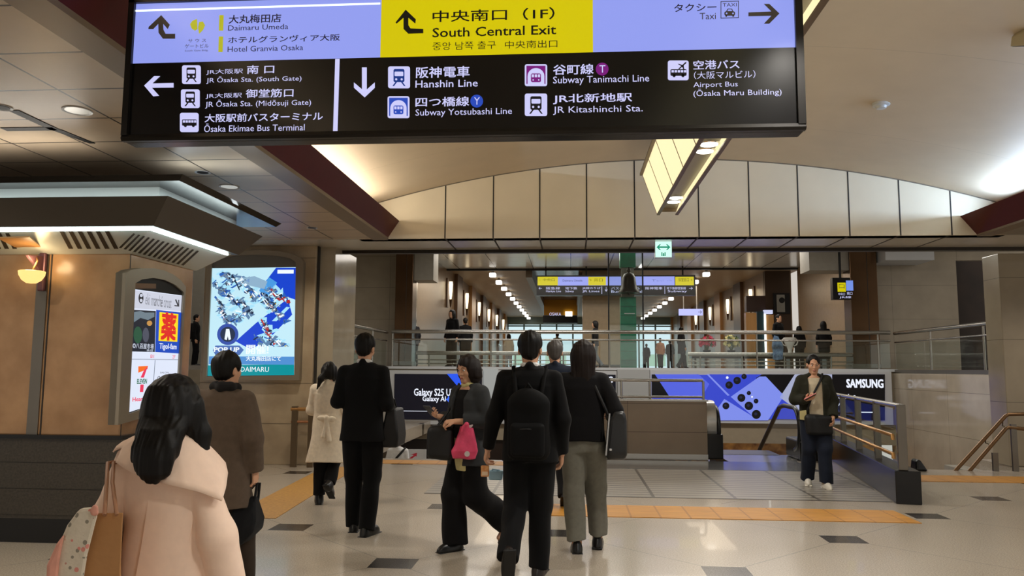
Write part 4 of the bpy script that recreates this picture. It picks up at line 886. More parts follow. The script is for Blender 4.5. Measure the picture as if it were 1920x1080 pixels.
# ------------------------------------------------------------------ lit advertising display on the side of the stone column
ad = thing('advertising_display', 'arched metal advertising display with shop logos on the stone column', 'advertisement', (CX + .03, 6.9, 1.6))
MX = CX + .075
AD = Plane((MX, 7, 0), (0, 1, 0), (1, 0, 0)); AD.parent = ad
M_frm = mat('pewter_frame', (150, 140, 124), .35, .45)
outer = [(217, 797), (232, 512), (242, 506), (262, 503), (284, 503), (304, 507), (322, 515), (336, 526), (345, 538), (333, 763)]
mb = MB(); q = [AD.at(*p) for p in outer]; mb.prism([v - AD.n * .07 for v in q], AD.n * .06); mb.build('frame_back', M_frm, ad)
inner = [(238, 776), (250, 531), (262, 524), (284, 521), (306, 525), (325, 534), (341, 548), (329, 742)]
def ringmesh(out, inn, pl, d0, d1):
    n1 = len(out); mb = MB(); O = [pl.at(*p) for p in out]; I = [pl.at(*p) for p in inn]
    # resample the inner loop to the outer count by nearest fraction
    I2 = [I[min(range(len(I)), key=lambda k: (I[k] - o).length)] for o in O]
    mb.loft([[v + pl.n * d0 for v in O], [v + pl.n * d1 for v in O], [v + pl.n * d1 for v in I2], [v + pl.n * d0 for v in I2]], caps=False); return mb
ringmesh(outer, inner, AD, -.07, .02).build('frame', M_frm, ad)
AD.poly('arch_recess', inner, M_blackm, 0)
AD.poly('brown_reflector', [(252, 531), (292, 532), (292, 541), (252, 541)], mat('recess_brown', (110, 80, 54), .4), 1)
scr = [(250, 542), (340, 554), (329, 744), (238, 774)]
G_scr = glow('display_white', (222, 230, 248), 1.0); G_hdr = glow('display_header', (206, 210, 226), .95)
AD.poly('screen', scr, G_scr, 2)
AD.poly('header_band', [(250, 544), (340, 555), (338, 583), (248, 578)], G_hdr, 3)
M_hd = mat('display_ink', (70, 72, 84), .5)
AD.polys('logo_ring', [[(263 + 4.5 * math.cos(a), 559 + 10 * math.sin(a)) for a in np.linspace(0, 6.28, 20)][:-1]], M_hd, 4); AD.polys('logo_hole', [circ(263.3, 554, 2.6, 12, 3.2), circ(263, 563.5, 2.6, 12, 3.2)], G_hdr, 5)
AD.text('eki marché crost', 271, 558, 321, 571, M_hd, 4); AD.polys('corner_arrow', [[(327, 562), (329, 561), (333, 571), (333, 562), (334.5, 562), (334.5, 575), (326, 574), (326, 572), (331.5, 572.5)]], M_hd, 4)
AD.poly('dark_photo', [(248, 581), (291, 583), (289, 660), (245, 659)], glow('photo_dark', (34, 40, 52), .7), 3)
AD.polys('photo_shape', [[(250, 585), (262, 583), (270, 586), (288, 586), (288, 594), (276, 600), (262, 596), (250, 604)]], glow('photo_pale', (120, 138, 150), .8), 4)
AD.polys('photo_shape', [circ(257, 628, 8, 14, 16)], glow('photo_green', (44, 92, 66), .8), 4); AD.polys('photo_shape', [circ(279, 606, 5, 12, 5)], glow('photo_orange', (214, 158, 84), .8), 4); AD.polys('photo_shape', [circ(272, 628, 6, 12, 14)], glow('photo_grey', (84, 88, 104), .8), 4)
AD.text('◎八百屋市場', 247, 645, 287, 653, G_scr, 5); AD.text('本店', 273, 655, 286, 659, G_scr, 5)
AD.poly('blue_card', [(292, 581), (339, 586), (336, 663), (290, 660)], glow('card_blue', (20, 74, 190), .95), 3)
AD.poly('yellow_card', [(298, 585), (333, 589), (331, 641), (296, 639)], glow('card_yellow', (250, 216, 20), 1), 4)
AD.text('薬', 299, 588, 330, 638, glow('card_red', (225, 40, 30), .95), 6, bold=.045); AD.text('Tigol-fam', 297, 645, 330, 657, G_scr, 5, bold=.02)
M_pk = glow('print_red', (236, 56, 92), .95); AD.text('B1', 281, 665, 288, 671, M_pk, 4); AD.text('2F', 322, 666, 328, 672, M_pk, 4)
AD.polys('grid_line', [[(244, 673), (336, 674), (336, 675), (244, 674)], [(289, 675), (290, 675), (284, 758), (283, 758)]], glow('grid_grey', (150, 158, 176), .8), 4)
AD.poly('seven_mark', [(258, 687), (276, 686), (275, 692), (258, 699)], glow('logo_orange', (246, 110, 30), 1), 4); AD.poly('seven_mark', [(275, 687), (268, 708), (262, 708), (268, 695)], M_pk, 5); AD.poly('seven_mark', [(262, 721), (268, 721), (267, 735), (261, 735)], M_pk, 4)
AD.text('ELEVEN', 255, 710, 274, 720, glow('logo_green', (36, 120, 84), .8), 5, bold=.03); AD.text('Heart·in', 247, 743, 278, 753, M_pk, 4, bold=.02)
AD.text('Green', 293, 705, 316, 715, M_hd, 4); AD.text('SALON', 299, 697, 315, 700, M_hd, 4)
# ------------------------------------------------------------------ large lit poster on the pale column
po = thing('poster_display', 'large lit blue poster in an arched metal frame on the pale column', 'poster', (xa(475, 11.7), 11.74, 2.2))
PO = Plane((0, 11.72, 0), (1, 0, 0), (0, -1, 0)); PO.parent = po
outer = [(382, 713), (389, 492), (393, 484), (412, 477), (440, 472), (480, 469), (520, 471), (550, 477), (566, 485), (570, 492), (562, 713)]
inner = [(389, 706), (395, 503), (399, 492), (415, 485), (442, 480), (480, 478), (518, 480), (545, 485), (556, 492), (558, 500), (553, 704)]
q = [PO.at(*p) for p in outer]; MB().prism([v - PO.n * .085 for v in q], PO.n * .05).build('frame_back', M_frm, po)
ringmesh(outer, inner, PO, -.06, .035).build('frame', M_frm, po)
PO.poly('arch_panel', inner, mat('arch_grey_panel', (120, 118, 112), .3, .3), -1)
PB = glow('poster_sky', (196, 236, 250), .98); PD = glow('poster_deep_blue', (28, 72, 214), .92); PM = glow('poster_mid_blue', (76, 158, 232), .95); PS = glow('poster_steel', (104, 142, 184), .8); PK = glow('poster_shadow', (40, 58, 88), .7); PT = glow('poster_teal', (0, 150, 160), .9); PW = glow('poster_white', (240, 250, 255), 1.0); PR = glow('poster_red', (190, 48, 44), .85)
PO.poly('sheet', [(397, 503), (556, 501), (552, 703), (390, 705)], PB, 2)
PO.poly('blue_ray', [(518, 502), (555, 502), (554, 562), (505, 545), (488, 541)], PD, 3); PO.poly('blue_ray', [(500, 520), (518, 502), (496, 502), (470, 540)], PB, 4); PO.poly('blue_ray', [(442, 640), (480, 606), (540, 560), (548, 590), (500, 640), (470, 655)], PD, 3)
PO.poly('mid_ray', [(486, 545), (505, 520), (520, 530), (500, 560)], PM, 4)
# abstract drift of angular shards (generic stand-in for the poster's artwork)
rs = random.Random(11)
def shard(cx_, cy_, r):
    if rs.random() < .55:   # long slanted plates
        an = rs.choice((-.6, -.45, .9, 1.1, .3)) + rs.uniform(-.15, .15); L = r * (1.2 + rs.random()); w = r * (.25 + .3 * rs.random()); ca, sa = math.cos(an), math.sin(an)
        return [(cx_ + ca * a - sa * b, cy_ + sa * a + ca * b) for a, b in ((-L, -w * .6), (L * .8, -w), (L, w * .4), (-L * .7, w))]
    k = rs.randint(3, 6); off = rs.random() * 6.28
    return [(cx_ + r * (.55 + .6 * rs.random()) * math.cos(off + 6.283 * i / k), cy_ + r * (.55 + .6 * rs.random()) * math.sin(off + 6.283 * i / k)) for i in range(k)]
def drift(a, b, w, n, r): 
    out = []
    for i in range(n):
        u = rs.random(); v = (rs.random() - .5) * w; out.append(shard(a[0] + (b[0] - a[0]) * u + v * .7, a[1] + (b[1] - a[1]) * u + v, r * (.5 + rs.random())))
    return out
def clip(lst): return [[(min(max(x, 398), 552), min(max(y, 506), 650)) for x, y in s] for s in lst]
HAL = glow('poster_halo', (168, 226, 250), 1.0)
BANDS = [((414, 520), (472, 534), 26, 1.0), ((408, 540), (440, 560), 26, .8), ((410, 562), (424, 606), 18, .7), ((424, 604), (470, 580), 14, .8), ((462, 548), (520, 566), 20, 1.0), ((506, 548), (540, 560), 18, .7), ((500, 570), (536, 600), 22, .9), ((496, 606), (510, 640), 16, .8), ((482, 640), (540, 648), 22, .9), ((436, 566), (462, 572), 12, .5)]
def scatter(n, r, sel=None):
    out = []
    for k, (a, b, w, d) in enumerate(BANDS):
        if sel and k not in sel: continue
        out += drift(a, b, w, int(n * d), r)
    return clip(out)
PO.polys('halo_print_pattern', scatter(9, 9), HAL, 4)
PO.polys('steel_print_pattern', scatter(16, 5.2), PS, 5)
PO.polys('blue_print_pattern', scatter(9, 3.8), glow('poster_cobalt', (48, 104, 196), .85), 6)
PO.polys('dark_print_pattern', scatter(14, 3.0), PK, 7)
PO.polys('pale_print_pattern', scatter(11, 2.6), PW, 8)
PO.polys('grey_print_pattern', scatter(9, 2.2), glow('poster_grey', (128, 146, 166), .8), 9)
PO.polys('red_print_pattern', scatter(9, 3.6, (5, 7)) + scatter(3, 2.4, (2, 6)), PR, 9)
PO.polys('gold_print_pattern', scatter(3, 1.6, (4, 6, 8)), glow('poster_gold', (214, 176, 70), .9), 10)
PO.polys('silver_beam', [[(446, 522), (478, 518), (502, 528), (496, 542), (470, 536), (446, 530)]], glow('poster_silver', (150, 186, 214), .9), 6)
PO.poly('round_badge', circ(428, 627, 20, 28), glow('badge_blue', (54, 84, 176), .9), 11); PO.poly('round_badge', circ(428, 627, 14, 24), PK, 12); PO.polys('badge_mark', [[(425, 617), (431, 617), (434, 636), (430, 638), (428, 630), (426, 638), (422, 636)]], PW, 13)
PO.poly('pop_plate', [(405, 648), (450, 648), (458, 656), (450, 666), (405, 666), (400, 657)], glow('plate_blue', (78, 116, 190), .9), 11); PO.text('POP-UP', 402, 651, 450, 660, PW, 13, bold=.04)
PO.text('開催!', 462, 646, 505, 664, PW, 13, bold=.03)
PO.rect('blue_band', 393, 668, 552, 684, glow('band_blue', (84, 150, 220), .9), 11); PO.text('大丸梅田店にて', 462, 668, 528, 677, PW, 13, bold=.02)
PO.rect('white_tab', 521, 506, 551, 513, PW, 9); PO.poly('teal_band', [(391, 685), (552, 683), (552, 703), (390, 705)], PT, 9); PO.text('DAIMARU', 452, 688, 505, 697, PW, 11)
# ------------------------------------------------------------------ people: each body is one continuous surface grown from a distance field
class Field:
    def __init__(s, lo, hi, h):
        s.h = h; s.lo = np.array(lo, float) - 2 * h; n = np.ceil((np.array(hi, float) + 2 * h - s.lo) / h).astype(int) + 1
        s.n = n; s.ax = [(s.lo[i] + h * np.arange(n[i])).astype(np.float32) for i in range(3)]
        s.F = np.full(tuple(n), .5, np.float32)
    def win(s, lo, hi, pad=.07):
        a = np.clip(np.floor((np.array(lo) - pad - s.lo) / s.h).astype(int), 0, s.n); b = np.clip(np.ceil((np.array(hi) + pad - s.lo) / s.h).astype(int) + 1, 0, s.n)
        if (b - a < 1).any(): return None
        sl = tuple(slice(a[i], b[i]) for i in range(3))
        g = np.meshgrid(*[s.ax[i][sl[i]] for i in range(3)], indexing='ij', sparse=True)
        return sl, g
    def put(s, sl, d, k):
        f = s.F[sl]
        if k > 0:
            h = np.clip(.5 + .5 * (f - d) / k, 0, 1); s.F[sl] = f * (1 - h) + d * h - k * h * (1 - h)
        else: s.F[sl] = np.minimum(f, d)
        return s
    def cutd(s, sl, d, k=.008):
        f = s.F[sl]; d = -d
        h = np.clip(.5 - .5 * (f - d) / k, 0, 1); s.F[sl] = f * (1 - h) + d * h + k * h * (1 - h)
        return s
    @staticmethod
    def seg(g, a, b, ra, rb):
        ab = b - a; L = float(ab @ ab) + 1e-9
        px, py, pz = g[0] - a[0], g[1] - a[1], g[2] - a[2]
        t = np.clip((px * ab[0] + py * ab[1] + pz * ab[2]) / L, 0, 1)
        return np.sqrt((px - t * ab[0]) ** 2 + (py - t * ab[1]) ** 2 + (pz - t * ab[2]) ** 2) - (ra + (rb - ra) * t)
    def chain(s, pts, rs, k=.02, cut=None):
        P = [np.array(p, float) for p in pts]; m = max(rs)
        w = s.win(np.min(P, 0) - m, np.max(P, 0) + m)
        if w is None: return s
        sl, g = w; d = None
        for i in range(len(P) - 1):
            e = s.seg(g, P[i], P[i + 1], rs[i], rs[i + 1])
            if d is None: d = e
            else:
                kk = min(.03, .7 * m); hh = np.clip(.5 + .5 * (d - e) / kk, 0, 1); d = d * (1 - hh) + e * hh - kk * hh * (1 - hh)
        if cut is not None:
            c, n = np.array(cut[0]), np.array(cut[1]); n = n / np.linalg.norm(n)
            d = np.maximum(d, (g[0] - c[0]) * n[0] + (g[1] - c[1]) * n[1] + (g[2] - c[2]) * n[2])
        return s.put(sl, d, k)
    def ell(s, c, r, R=None, k=.02, minus=False, cut=None):
        c = np.array(c, float); m = max(r); w = s.win(c - m, c + m)
        if w is None: return s
        sl, g = w; x, y, z = g[0] - c[0], g[1] - c[1], g[2] - c[2]
        if R is not None: x, y, z = (R[0][0] * x + R[1][0] * y + R[2][0] * z, R[0][1] * x + R[1][1] * y + R[2][1] * z, R[0][2] * x + R[1][2] * y + R[2][2] * z)
        k0 = np.sqrt((x / r[0]) ** 2 + (y / r[1]) ** 2 + (z / r[2]) ** 2) + 1e-6
        k1 = np.sqrt((x / r[0] ** 2) ** 2 + (y / r[1] ** 2) ** 2 + (z / r[2] ** 2) ** 2) + 1e-6
        d = k0 * (k0 - 1) / k1
        if cut is not None: d = np.maximum(d, cut - z)
        return s.cutd(sl, d) if minus else s.put(sl, d, k)
    def box(s, c, hf, r=.01, R=None, k=.01, minus=False):
        c = np.array(c, float); m = float(np.linalg.norm(hf)); w = s.win(c - m, c + m)
        if w is None: return s
        sl, g = w; x, y, z = g[0] - c[0], g[1] - c[1], g[2] - c[2]
        if R is not None: x, y, z = (R[0][0] * x + R[1][0] * y + R[2][0] * z, R[0][1] * x + R[1][1] * y + R[2][1] * z, R[0][2] * x + R[1][2] * y + R[2][2] * z)
        q = [abs(x) - hf[0] + r, abs(y) - hf[1] + r, abs(z) - hf[2] + r]
        d = np.sqrt(sum(np.maximum(v, 0) ** 2 for v in q)) + np.minimum(np.maximum(np.maximum(q[0], q[1]), q[2]), 0) - r
        return s.cutd(sl, d) if minus else s.put(sl, d, k)
    def column(s, prof, k=.03, pw=2.4):
        """stack of ellipses: (z, half width, half depth, centre x, centre y)"""
        prof = sorted(prof); P = np.array(prof, float); m = P[:, 1:3].max()
        w = s.win((P[:, 3].min() - m, P[:, 4].min() - m, P[0, 0]), (P[:, 3].max() + m, P[:, 4].max() + m, P[-1, 0]))
        if w is None: return s
        sl, g = w; z = g[2]; f = [np.interp(z.ravel(), P[:, 0], P[:, i]).reshape(z.shape) for i in range(1, 5)]
        q = (np.abs((g[0] - f[2]) / f[0]) ** pw + np.abs((g[1] - f[3]) / f[1]) ** pw) ** (1 / pw)
        d = (q - 1) * np.minimum(f[0], f[1]) * .9
        d = np.maximum(d, np.maximum(P[0, 0] - z, z - P[-1, 0]))
        return s.put(sl, d.astype(np.float32), k)
    def wrinkle(s, amp, freq, stretch=(1, 1, .45), seed=1, n=7):
        r = np.random.RandomState(seed); X, Y, Z = np.meshgrid(*s.ax, indexing='ij', sparse=True)
        for i in range(n):
            v = r.normal(size=3); v /= np.linalg.norm(v); v = v * np.array(stretch) * freq * (.6 + .9 * r.rand())
            s.F += (amp / math.sqrt(n)) * np.sin(X * v[0] + Y * v[1] + Z * v[2] + r.rand() * 6.28).astype(np.float32)
        return s
    def mesh(s, name):
        F = s.F; I = F < 0
        c = [I[a:F.shape[0] - 1 + a, b:F.shape[1] - 1 + b, d:F.shape[2] - 1 + d] for a in (0, 1) for b in (0, 1) for d in (0, 1)]
        cnt = np.zeros(c[0].shape, np.uint8)
        for v in c: cnt += v
        cell = np.argwhere((cnt > 0) & (cnt < 8))
        idx = -np.ones(c[0].shape, np.int32); idx[cell[:, 0], cell[:, 1], cell[:, 2]] = np.arange(len(cell))
        co = [(a, b, d) for a in (0, 1) for b in (0, 1) for d in (0, 1)]
        val = np.stack([F[cell[:, 0] + a, cell[:, 1] + b, cell[:, 2] + d] for a, b, d in co], 1)
        acc = np.zeros((len(cell), 3)); num = np.zeros(len(cell))
        for i in range(8):
            for j in range(i + 1, 8):
                if sum(abs(co[i][q] - co[j][q]) for q in range(3)) != 1: continue
                m = (val[:, i] < 0) != (val[:, j] < 0)
                t = np.where(m, val[:, i] / np.where(m, val[:, i] - val[:, j], 1), 0)
                p = np.array(co[i])[None] + t[:, None] * (np.array(co[j]) - np.array(co[i]))[None]
                acc += np.where(m[:, None], p, 0); num += m
        V = s.lo + s.h * (cell + acc / np.maximum(num, 1)[:, None])
        Q = []
        for ax in range(3):
            u, v = [(1, 2), (2, 0), (0, 1)][ax]
            A = np.take(I, range(F.shape[ax] - 1), ax); B = np.take(I, range(1, F.shape[ax]), ax)
            e = np.argwhere(A != B)
            ok = (e[:, u] > 0) & (e[:, v] > 0) & (e[:, u] < F.shape[u] - 1) & (e[:, v] < F.shape[v] - 1); e = e[ok]
            if not len(e): continue
            flip = ~A[e[:, 0], e[:, 1], e[:, 2]]
            def g(du, dv):
                q = e.copy(); q[:, u] -= du; q[:, v] -= dv; return idx[q[:, 0], q[:, 1], q[:, 2]]
            q = np.stack([g(1, 1), g(0, 1), g(0, 0), g(1, 0)], 1); q[flip] = q[flip][:, ::-1]; Q.append(q)
        Q = np.concatenate(Q); Q = Q[(Q >= 0).all(1)]
        me = bpy.data.meshes.new(name); me.vertices.add(len(V)); me.vertices.foreach_set('co', V.astype(np.float32).ravel())
        me.loops.add(len(Q) * 4); me.loops.foreach_set('vertex_index', Q.astype(np.int32).ravel())
        me.polygons.add(len(Q)); me.polygons.foreach_set('loop_start', np.arange(0, len(Q) * 4, 4, dtype=np.int32)); me.polygons.foreach_set('loop_total', np.full(len(Q), 4, np.int32))
        me.polygons.foreach_set('use_smooth', np.ones(len(Q), bool)); me.update(calc_edges=True); me.validate()
        return me
    def build(s, name, m, parent, label=None):
        me = s.mesh(name); o = bpy.data.objects.new(name, me); COL.objects.link(o); me.materials.append(m); o.parent = parent
        if label: o['label'] = label
        return o

SKIN = mat('skin', (206, 158, 128), .5, spec=.35, noise=.05, nscale=12)
def cloth(name, rgb, rough=.85, b=.1, s=420, n=.08): return mat(name, rgb, rough, spec=.2, noise=n, nscale=30, bump=b, bscale=s, sheen=.04)
HAIRM = mat('black_hair', (13, 11, 10), .5, spec=.25, noise=.35, nscale=60, stretch=(4, 4, .3), bump=.15, bscale=160)
HAIRB = mat('brown_black_hair', (26, 17, 14), .5, spec=.25, noise=.35, nscale=60, stretch=(4, 4, .3), bump=.35, bscale=120)
HAIRG = mat('grey_hair', (74, 71, 70), .5, spec=.4, noise=.25, nscale=60, stretch=(4, 4, .3))
M_eye = mat('eye_white', (225, 222, 215), .2); M_iris = mat('dark_iris', (30, 20, 16), .15); M_lip = mat('lip', (160, 92, 84), .45)
C_black = cloth('black_suit_cloth', (9, 9, 11)); C_black2 = cloth('black_wool', (14, 13, 15)); C_navy = cloth('navy_cloth', (26, 32, 46))
C_white = cloth('white_shirt_cloth', (226, 226, 226)); C_shoe = mat('black_shoe_leather', (18, 17, 17), .3)
DEF = dict(pelvis=(0, 0, .92), chest=(0, .0, 1.25), neck=(0, -.015, 1.44), head=(0, .015, 1.583),
           shL=(-.158, -.01, 1.372), elL=(-.21, -.03, 1.11), wrL=(-.225, .04, .865), shR=(.158, -.01, 1.372), elR=(.21, -.03, 1.11), wrR=(.225, .04, .865),
           hiL=(-.085, 0, .90), knL=(-.09, .03, .48), anL=(-.095, -.01, .085), toL=(-.11, .15, .03), hiR=(.085, 0, .90), knR=(.09, .03, .48), anR=(.095, -.01, .085), toR=(.11, .15, .03))
def person(label, loc, rz, H, pose=None, look=(0, 0), top=None, legs=None, hair=None, shoes=None, face=True, res=(.006, .008), group=None, skin=SKIN, hands=None, wide=1.0, seed=3, collar=None, fem=False):
    s = H / 1.7; J = dict(DEF); J.update(pose or {})
    J = {k: np.array(v, float) * s for k, v in J.items()}
    if wide != 1:
        for k in ('shL', 'elL', 'wrL', 'shR', 'elR', 'wrR'): J[k][0] *= wide
    t = thing('person', label, 'person', loc, rz, group)
    hb, hc = res
    Rh = np.array(Matrix.Rotation(look[0], 3, 'Z') @ Matrix.Rotation(look[1], 3, 'X'))
    hd = J['head']
    def HP_(x, y, z): return hd + Rh @ (np.array([x, y, z]) * s)
    A = np.array(list(J.values())); lo = A.min(0) - .26 * s; hi = A.max(0) + .26 * s; lo[2] = -.02; hi[2] = hd[2] + .16 * s
    hands = hands or {}
    # --- body
    f = Field(lo, hi, hb)
    pe, ch, nk = J['pelvis'], J['chest'], J['neck']
    def spine(z):
        zz = [pe[2] - .12 * s, pe[2], ch[2], nk[2]]; return float(np.interp(z, zz, [pe[0], pe[0], ch[0], nk[0]])), float(np.interp(z, zz, [pe[1], pe[1], ch[1], nk[1]]))
    f.column([(z * s, a * s * wide, b * s, *spine(z * s)) for z, a, b in ((.82, .10, .07), (.92, .135, .09), (1.05, .115, .08), (1.22, .13, .09), (1.34, .13, .08), (1.42, .07, .055))], k=.04)
    f.chain([J['shL'] + (0, 0, -.01), nk + (0, 0, -.03), J['shR'] + (0, 0, -.01)], [.04 * s] * 3, k=.04)
    f.chain([nk - (0, 0, .03 * s), HP_(0, -.012, -.05)], [.052 * s, .05 * s], k=.03)
    for a in 'LR':
        f.chain([J['sh' + a], J['el' + a], J['wr' + a]], [.042 * s, .034 * s, .025 * s], k=.03)
        f.chain([J['hi' + a], J['kn' + a], J['an' + a]], [.068 * s, .048 * s, .034 * s], k=.04)
        ft = J['to' + a] - J['an' + a]; f.chain([J['an' + a] + (0, 0, -.02 * s), J['an' + a] + ft * .95], [.036 * s, .024 * s], k=.03)
        # hand: palm, four fingers with two bends, thumb from the side of the palm
        w = J['wr' + a]; hp = hands.get(a, {}); d = np.array(hp.get('dir', w - J['el' + a]), float); d /= np.linalg.norm(d)
        sg_ = -1 if a == 'L' else 1
        n = np.array(hp.get('palm', (-sg_, 0, 0)), float); n -= d * (n @ d); n /= np.linalg.norm(n); tdir = np.cross(n, d) * (1 if hp.get('thumb', 1) > 0 else -1)
        if 'thumb' not in hp and (np.array((0, 1, .2)) @ tdir) < 0: tdir = -tdir
        cu = hp.get('curl', .45); q = s * 1.0
        Rm = np.stack([tdir, n, d], 1)
        f.ell(w + d * .045 * q, (.038 * q, .017 * q, .055 * q), Rm, k=.015)
        for i, (off, ln) in enumerate(((.030, .070), (.010, .078), (-.011, .073), (-.030, .058))):
            b0 = w + d * (.082 - abs(off) * .15) * q + tdir * off * q
            d1 = d * math.cos(cu) + n * math.sin(cu); d2 = d * math.cos(cu * 2.2) + n * math.sin(cu * 2.2)
            b1 = b0 + d1 * ln * .5 * q; b2 = b1 + d2 * ln * .5 * q
            f.chain([b0, b1, b2], [.0092 * q, .0085 * q, .007 * q], k=.004)
        b0 = w + d * .03 * q + tdir * .03 * q; b1 = b0 + (d * .7 + tdir * .6 + n * .25) * .036 * q; b2 = b1 + (d * .9 + tdir * .1 + n * .4) * .03 * q
        f.chain([b0, b1, b2], [.013 * q, .0105 * q, .0085 * q], k=.006)
    f.ell(HP_(0, -.012, .028), (.074 * s, .094 * s, .090 * s), Rh, k=.02)
    f.ell(HP_(0, .022, -.040), ((.055 if fem else .060) * s, .064 * s, .074 * s), Rh, k=.035)
    f.chain([HP_(-.012, .066, -.098), HP_(.012, .066, -.098)], [(.013 if fem else .017) * s] * 2, k=.03)
    if face:
        f.chain([HP_(0, .086, .012), HP_(0, .099, -.028)], [.007 * s, .0105 * s], k=.012); f.chain([HP_(-.011, .089, -.031), HP_(.011, .089, -.031)], [.0078 * s] * 2, k=.008)
        for q in (-1, 1):
            f.ell(HP_(q * .031, .094, .004), (.019 * s, .012 * s, .012 * s), Rh, minus=True)
            f.chain([HP_(q * .012, .083, .024), HP_(q * .045, .074, .024)], [.006 * s] * 2, k=.012)
            f.ell(HP_(q * .042, .055, -.028), (.02 * s, .02 * s, .02 * s), Rh, k=.02)
        f.ell(HP_(0, .086, -.064), (.022 * s, .011 * s, .010 * s), Rh, k=.01)
    for q in (-1, 1): f.ell(HP_(q * .077, -.012, -.016), (.010 * s, .021 * s, .032 * s), Rh, k=.008)
    f.build('body', skin, t)
    if face:
        for q in (-1, 1):
            fe = Field(HP_(q * .031, .08, .004) - .03, HP_(q * .031, .08, .004) + .03, .003); fe.ell(HP_(q * .031, .077, .004), (.0118 * s, .0108 * s, .0072 * s), Rh, k=0); eye = fe.build('eye', M_eye, t)
            fe = Field(HP_(q * .031, .088, .004) - .02, HP_(q * .031, .088, .004) + .02, .0016); fe.ell(HP_(q * .030, .0855, .003), (.0064 * s, .004 * s, .0064 * s), Rh, k=0); fe.build('iris', M_iris, eye)
            fe = Field(HP_(q * .031, .085, .03) - .04, HP_(q * .031, .085, .03) + .04, .0016); fe.chain([HP_(q * .014, .0895, .026), HP_(q * .03, .0875, .031), HP_(q * .046, .079, .026)], [.002 * s, .0024 * s, .0014 * s], k=0); fe.build('eyebrow', HAIRM, t)
        fe = Field(HP_(0, .09, -.064) - .05, HP_(0, .09, -.064) + .05, .003); fe.ell(HP_(0, .0885, -.064), (.021 * s, .011 * s, .0085 * s), Rh, k=0); fe.build('lips', M_lip, t)
    # --- trousers
    if legs:
        f = Field(lo, hi, hc); r = [v * s for v in legs['r']]
        f.column([(z * s, a * s * legs.get('hip', 1), b * s * legs.get('hip', 1), *spine(z * s)) for z, a, b in ((.80, .13, .10), (.90, .158, .112), (1.04, .145, .104))], k=.05)
        for a in 'LR':
            an = J['an' + a]; kn = J['kn' + a]; dd = (an - kn) / np.linalg.norm(an - kn); e = an + dd * legs.get('low', .02) * s
            f.chain([J['hi' + a] + (0, 0, -.05 * s), kn, e + dd * .03], [r[0], r[1], r[2]], k=.03, cut=(e, dd))
        f.wrinkle(legs.get('amp', .005), 34, seed=seed); f.build('trousers', legs['mat'], t, legs.get('label'))
    # --- shoes
    if shoes:
        for a in 'LR':
            an = J['an' + a]; fw = J['to' + a] - an; fw2 = fw / np.linalg.norm(fw)
            ref = np.array((0, 0, 1.0)); fl = fw2 - ref * (fw2 @ ref) if abs(fw2[2]) < .45 else fw2
            fl /= np.linalg.norm(fl); side_ = np.cross(fl, ref); side_ /= np.linalg.norm(side_); upv = np.cross(side_, fl)
            Rm = np.stack([side_, fl, upv], 1); c = an + fl * .055 * s - upv * (.075 * s if abs(fw2[2]) < .45 else .045 * s)
            ff = Field(c - .22 * s, c + .22 * s, hc * .75)
            ff.ell(c, (.048 * s, .142 * s, .075 * s), Rm, k=.01, cut=-.008 * s + 0)
            ff.ell(c - fl * .075 * s + upv * .03 * s, (.04 * s, .05 * s, .065 * s), Rm, k=.02, cut=-.04 * s)
            if shoes.get('boot'): ff.chain([an - upv * .03, an + (J['kn' + a] - an) * .35], [.05 * s, .056 * s], k=.03)
            sh = ff.build('shoe', shoes['mat'], t)
            if hb < .01:
                fs = Field(c - .2 * s, c + .2 * s, hc * .75); fs.box(c - upv * .013 * s, (.044 * s, .135 * s, .009 * s), .008, Rm, k=0); fs.build('sole', shoes.get('sole', M_blackm), sh)
    # --- upper garment
    if top:
        f = Field(lo, hi, hc); w = top.get('w', 1.0); hem = top['hem']; fl = top.get('flare', 0)
        prof = [(z, a, b) for z, a, b in ((.86, .188, .130), (.96, .18, .126), (1.08, .168, .12), (1.2, .176, .125), (1.32, .178, .118), (1.395, .12, .092), (1.43, .07, .065)) if z > hem + .03]
        a0_ = float(np.interp(hem, [.5, .86, 1.08], [.2, .188, .168])) * (1 + fl); b0_ = float(np.interp(hem, [.5, .86, 1.08], [.15, .13, .12])) * (1 + fl)
        prof = [(hem, a0_, b0_)] + prof
        f.column([(z * s, a * s * w, b * s * w, *spine(z * s)) for z, a, b in prof], k=.03)
        f.chain([J['shL'] + (.01, 0, .0), nk + (0, 0, -.035 * s), J['shR'] + (-.01, 0, .0)], [.056 * s * top.get('sh', 1), .06 * s, .056 * s * top.get('sh', 1)], k=.05)
        sr = [v * s for v in top.get('sl', (.060, .054, .045))]
        for a in 'LR':
            el, wr = J['el' + a], J['wr' + a]; dd = (wr - el) / np.linalg.norm(wr - el); e = wr + dd * top.get('cuff', -.01) * s
            f.chain([J['sh' + a], el, e + dd * .03], sr, k=top.get('kk', .025), cut=(e, dd))
        if top.get('collar', True): f.chain([nk + (-.045 * s, .012, .0), nk + (0, -.05 * s, .022 * s), nk + (.045 * s, .012, .0)], [.022 * s, .026 * s, .022 * s], k=.02)
        f.wrinkle(top.get('amp', .004), top.get('freq', 30), seed=seed + 1)
        if top.get('open'):   # open front: take a wedge out of the front
            x0_ = top['open'] * s; w_ = f.win((-x0_, 0, hem * s - .1), (x0_, .5, nk[2] + .1), 0); sl, g = w_
            d = np.maximum(np.abs(g[0] - top.get('ox', 0) * s) - x0_ * (1 + .0 * g[2]), .035 * s - g[1] + spine(1.1 * s)[1]) + 0 * g[2]
            f.cutd(sl, d.astype(np.float32), .012)
        f.build(top.get('name', 'jacket'), top['mat'], t, top.get('label')); J['_coat'] = f
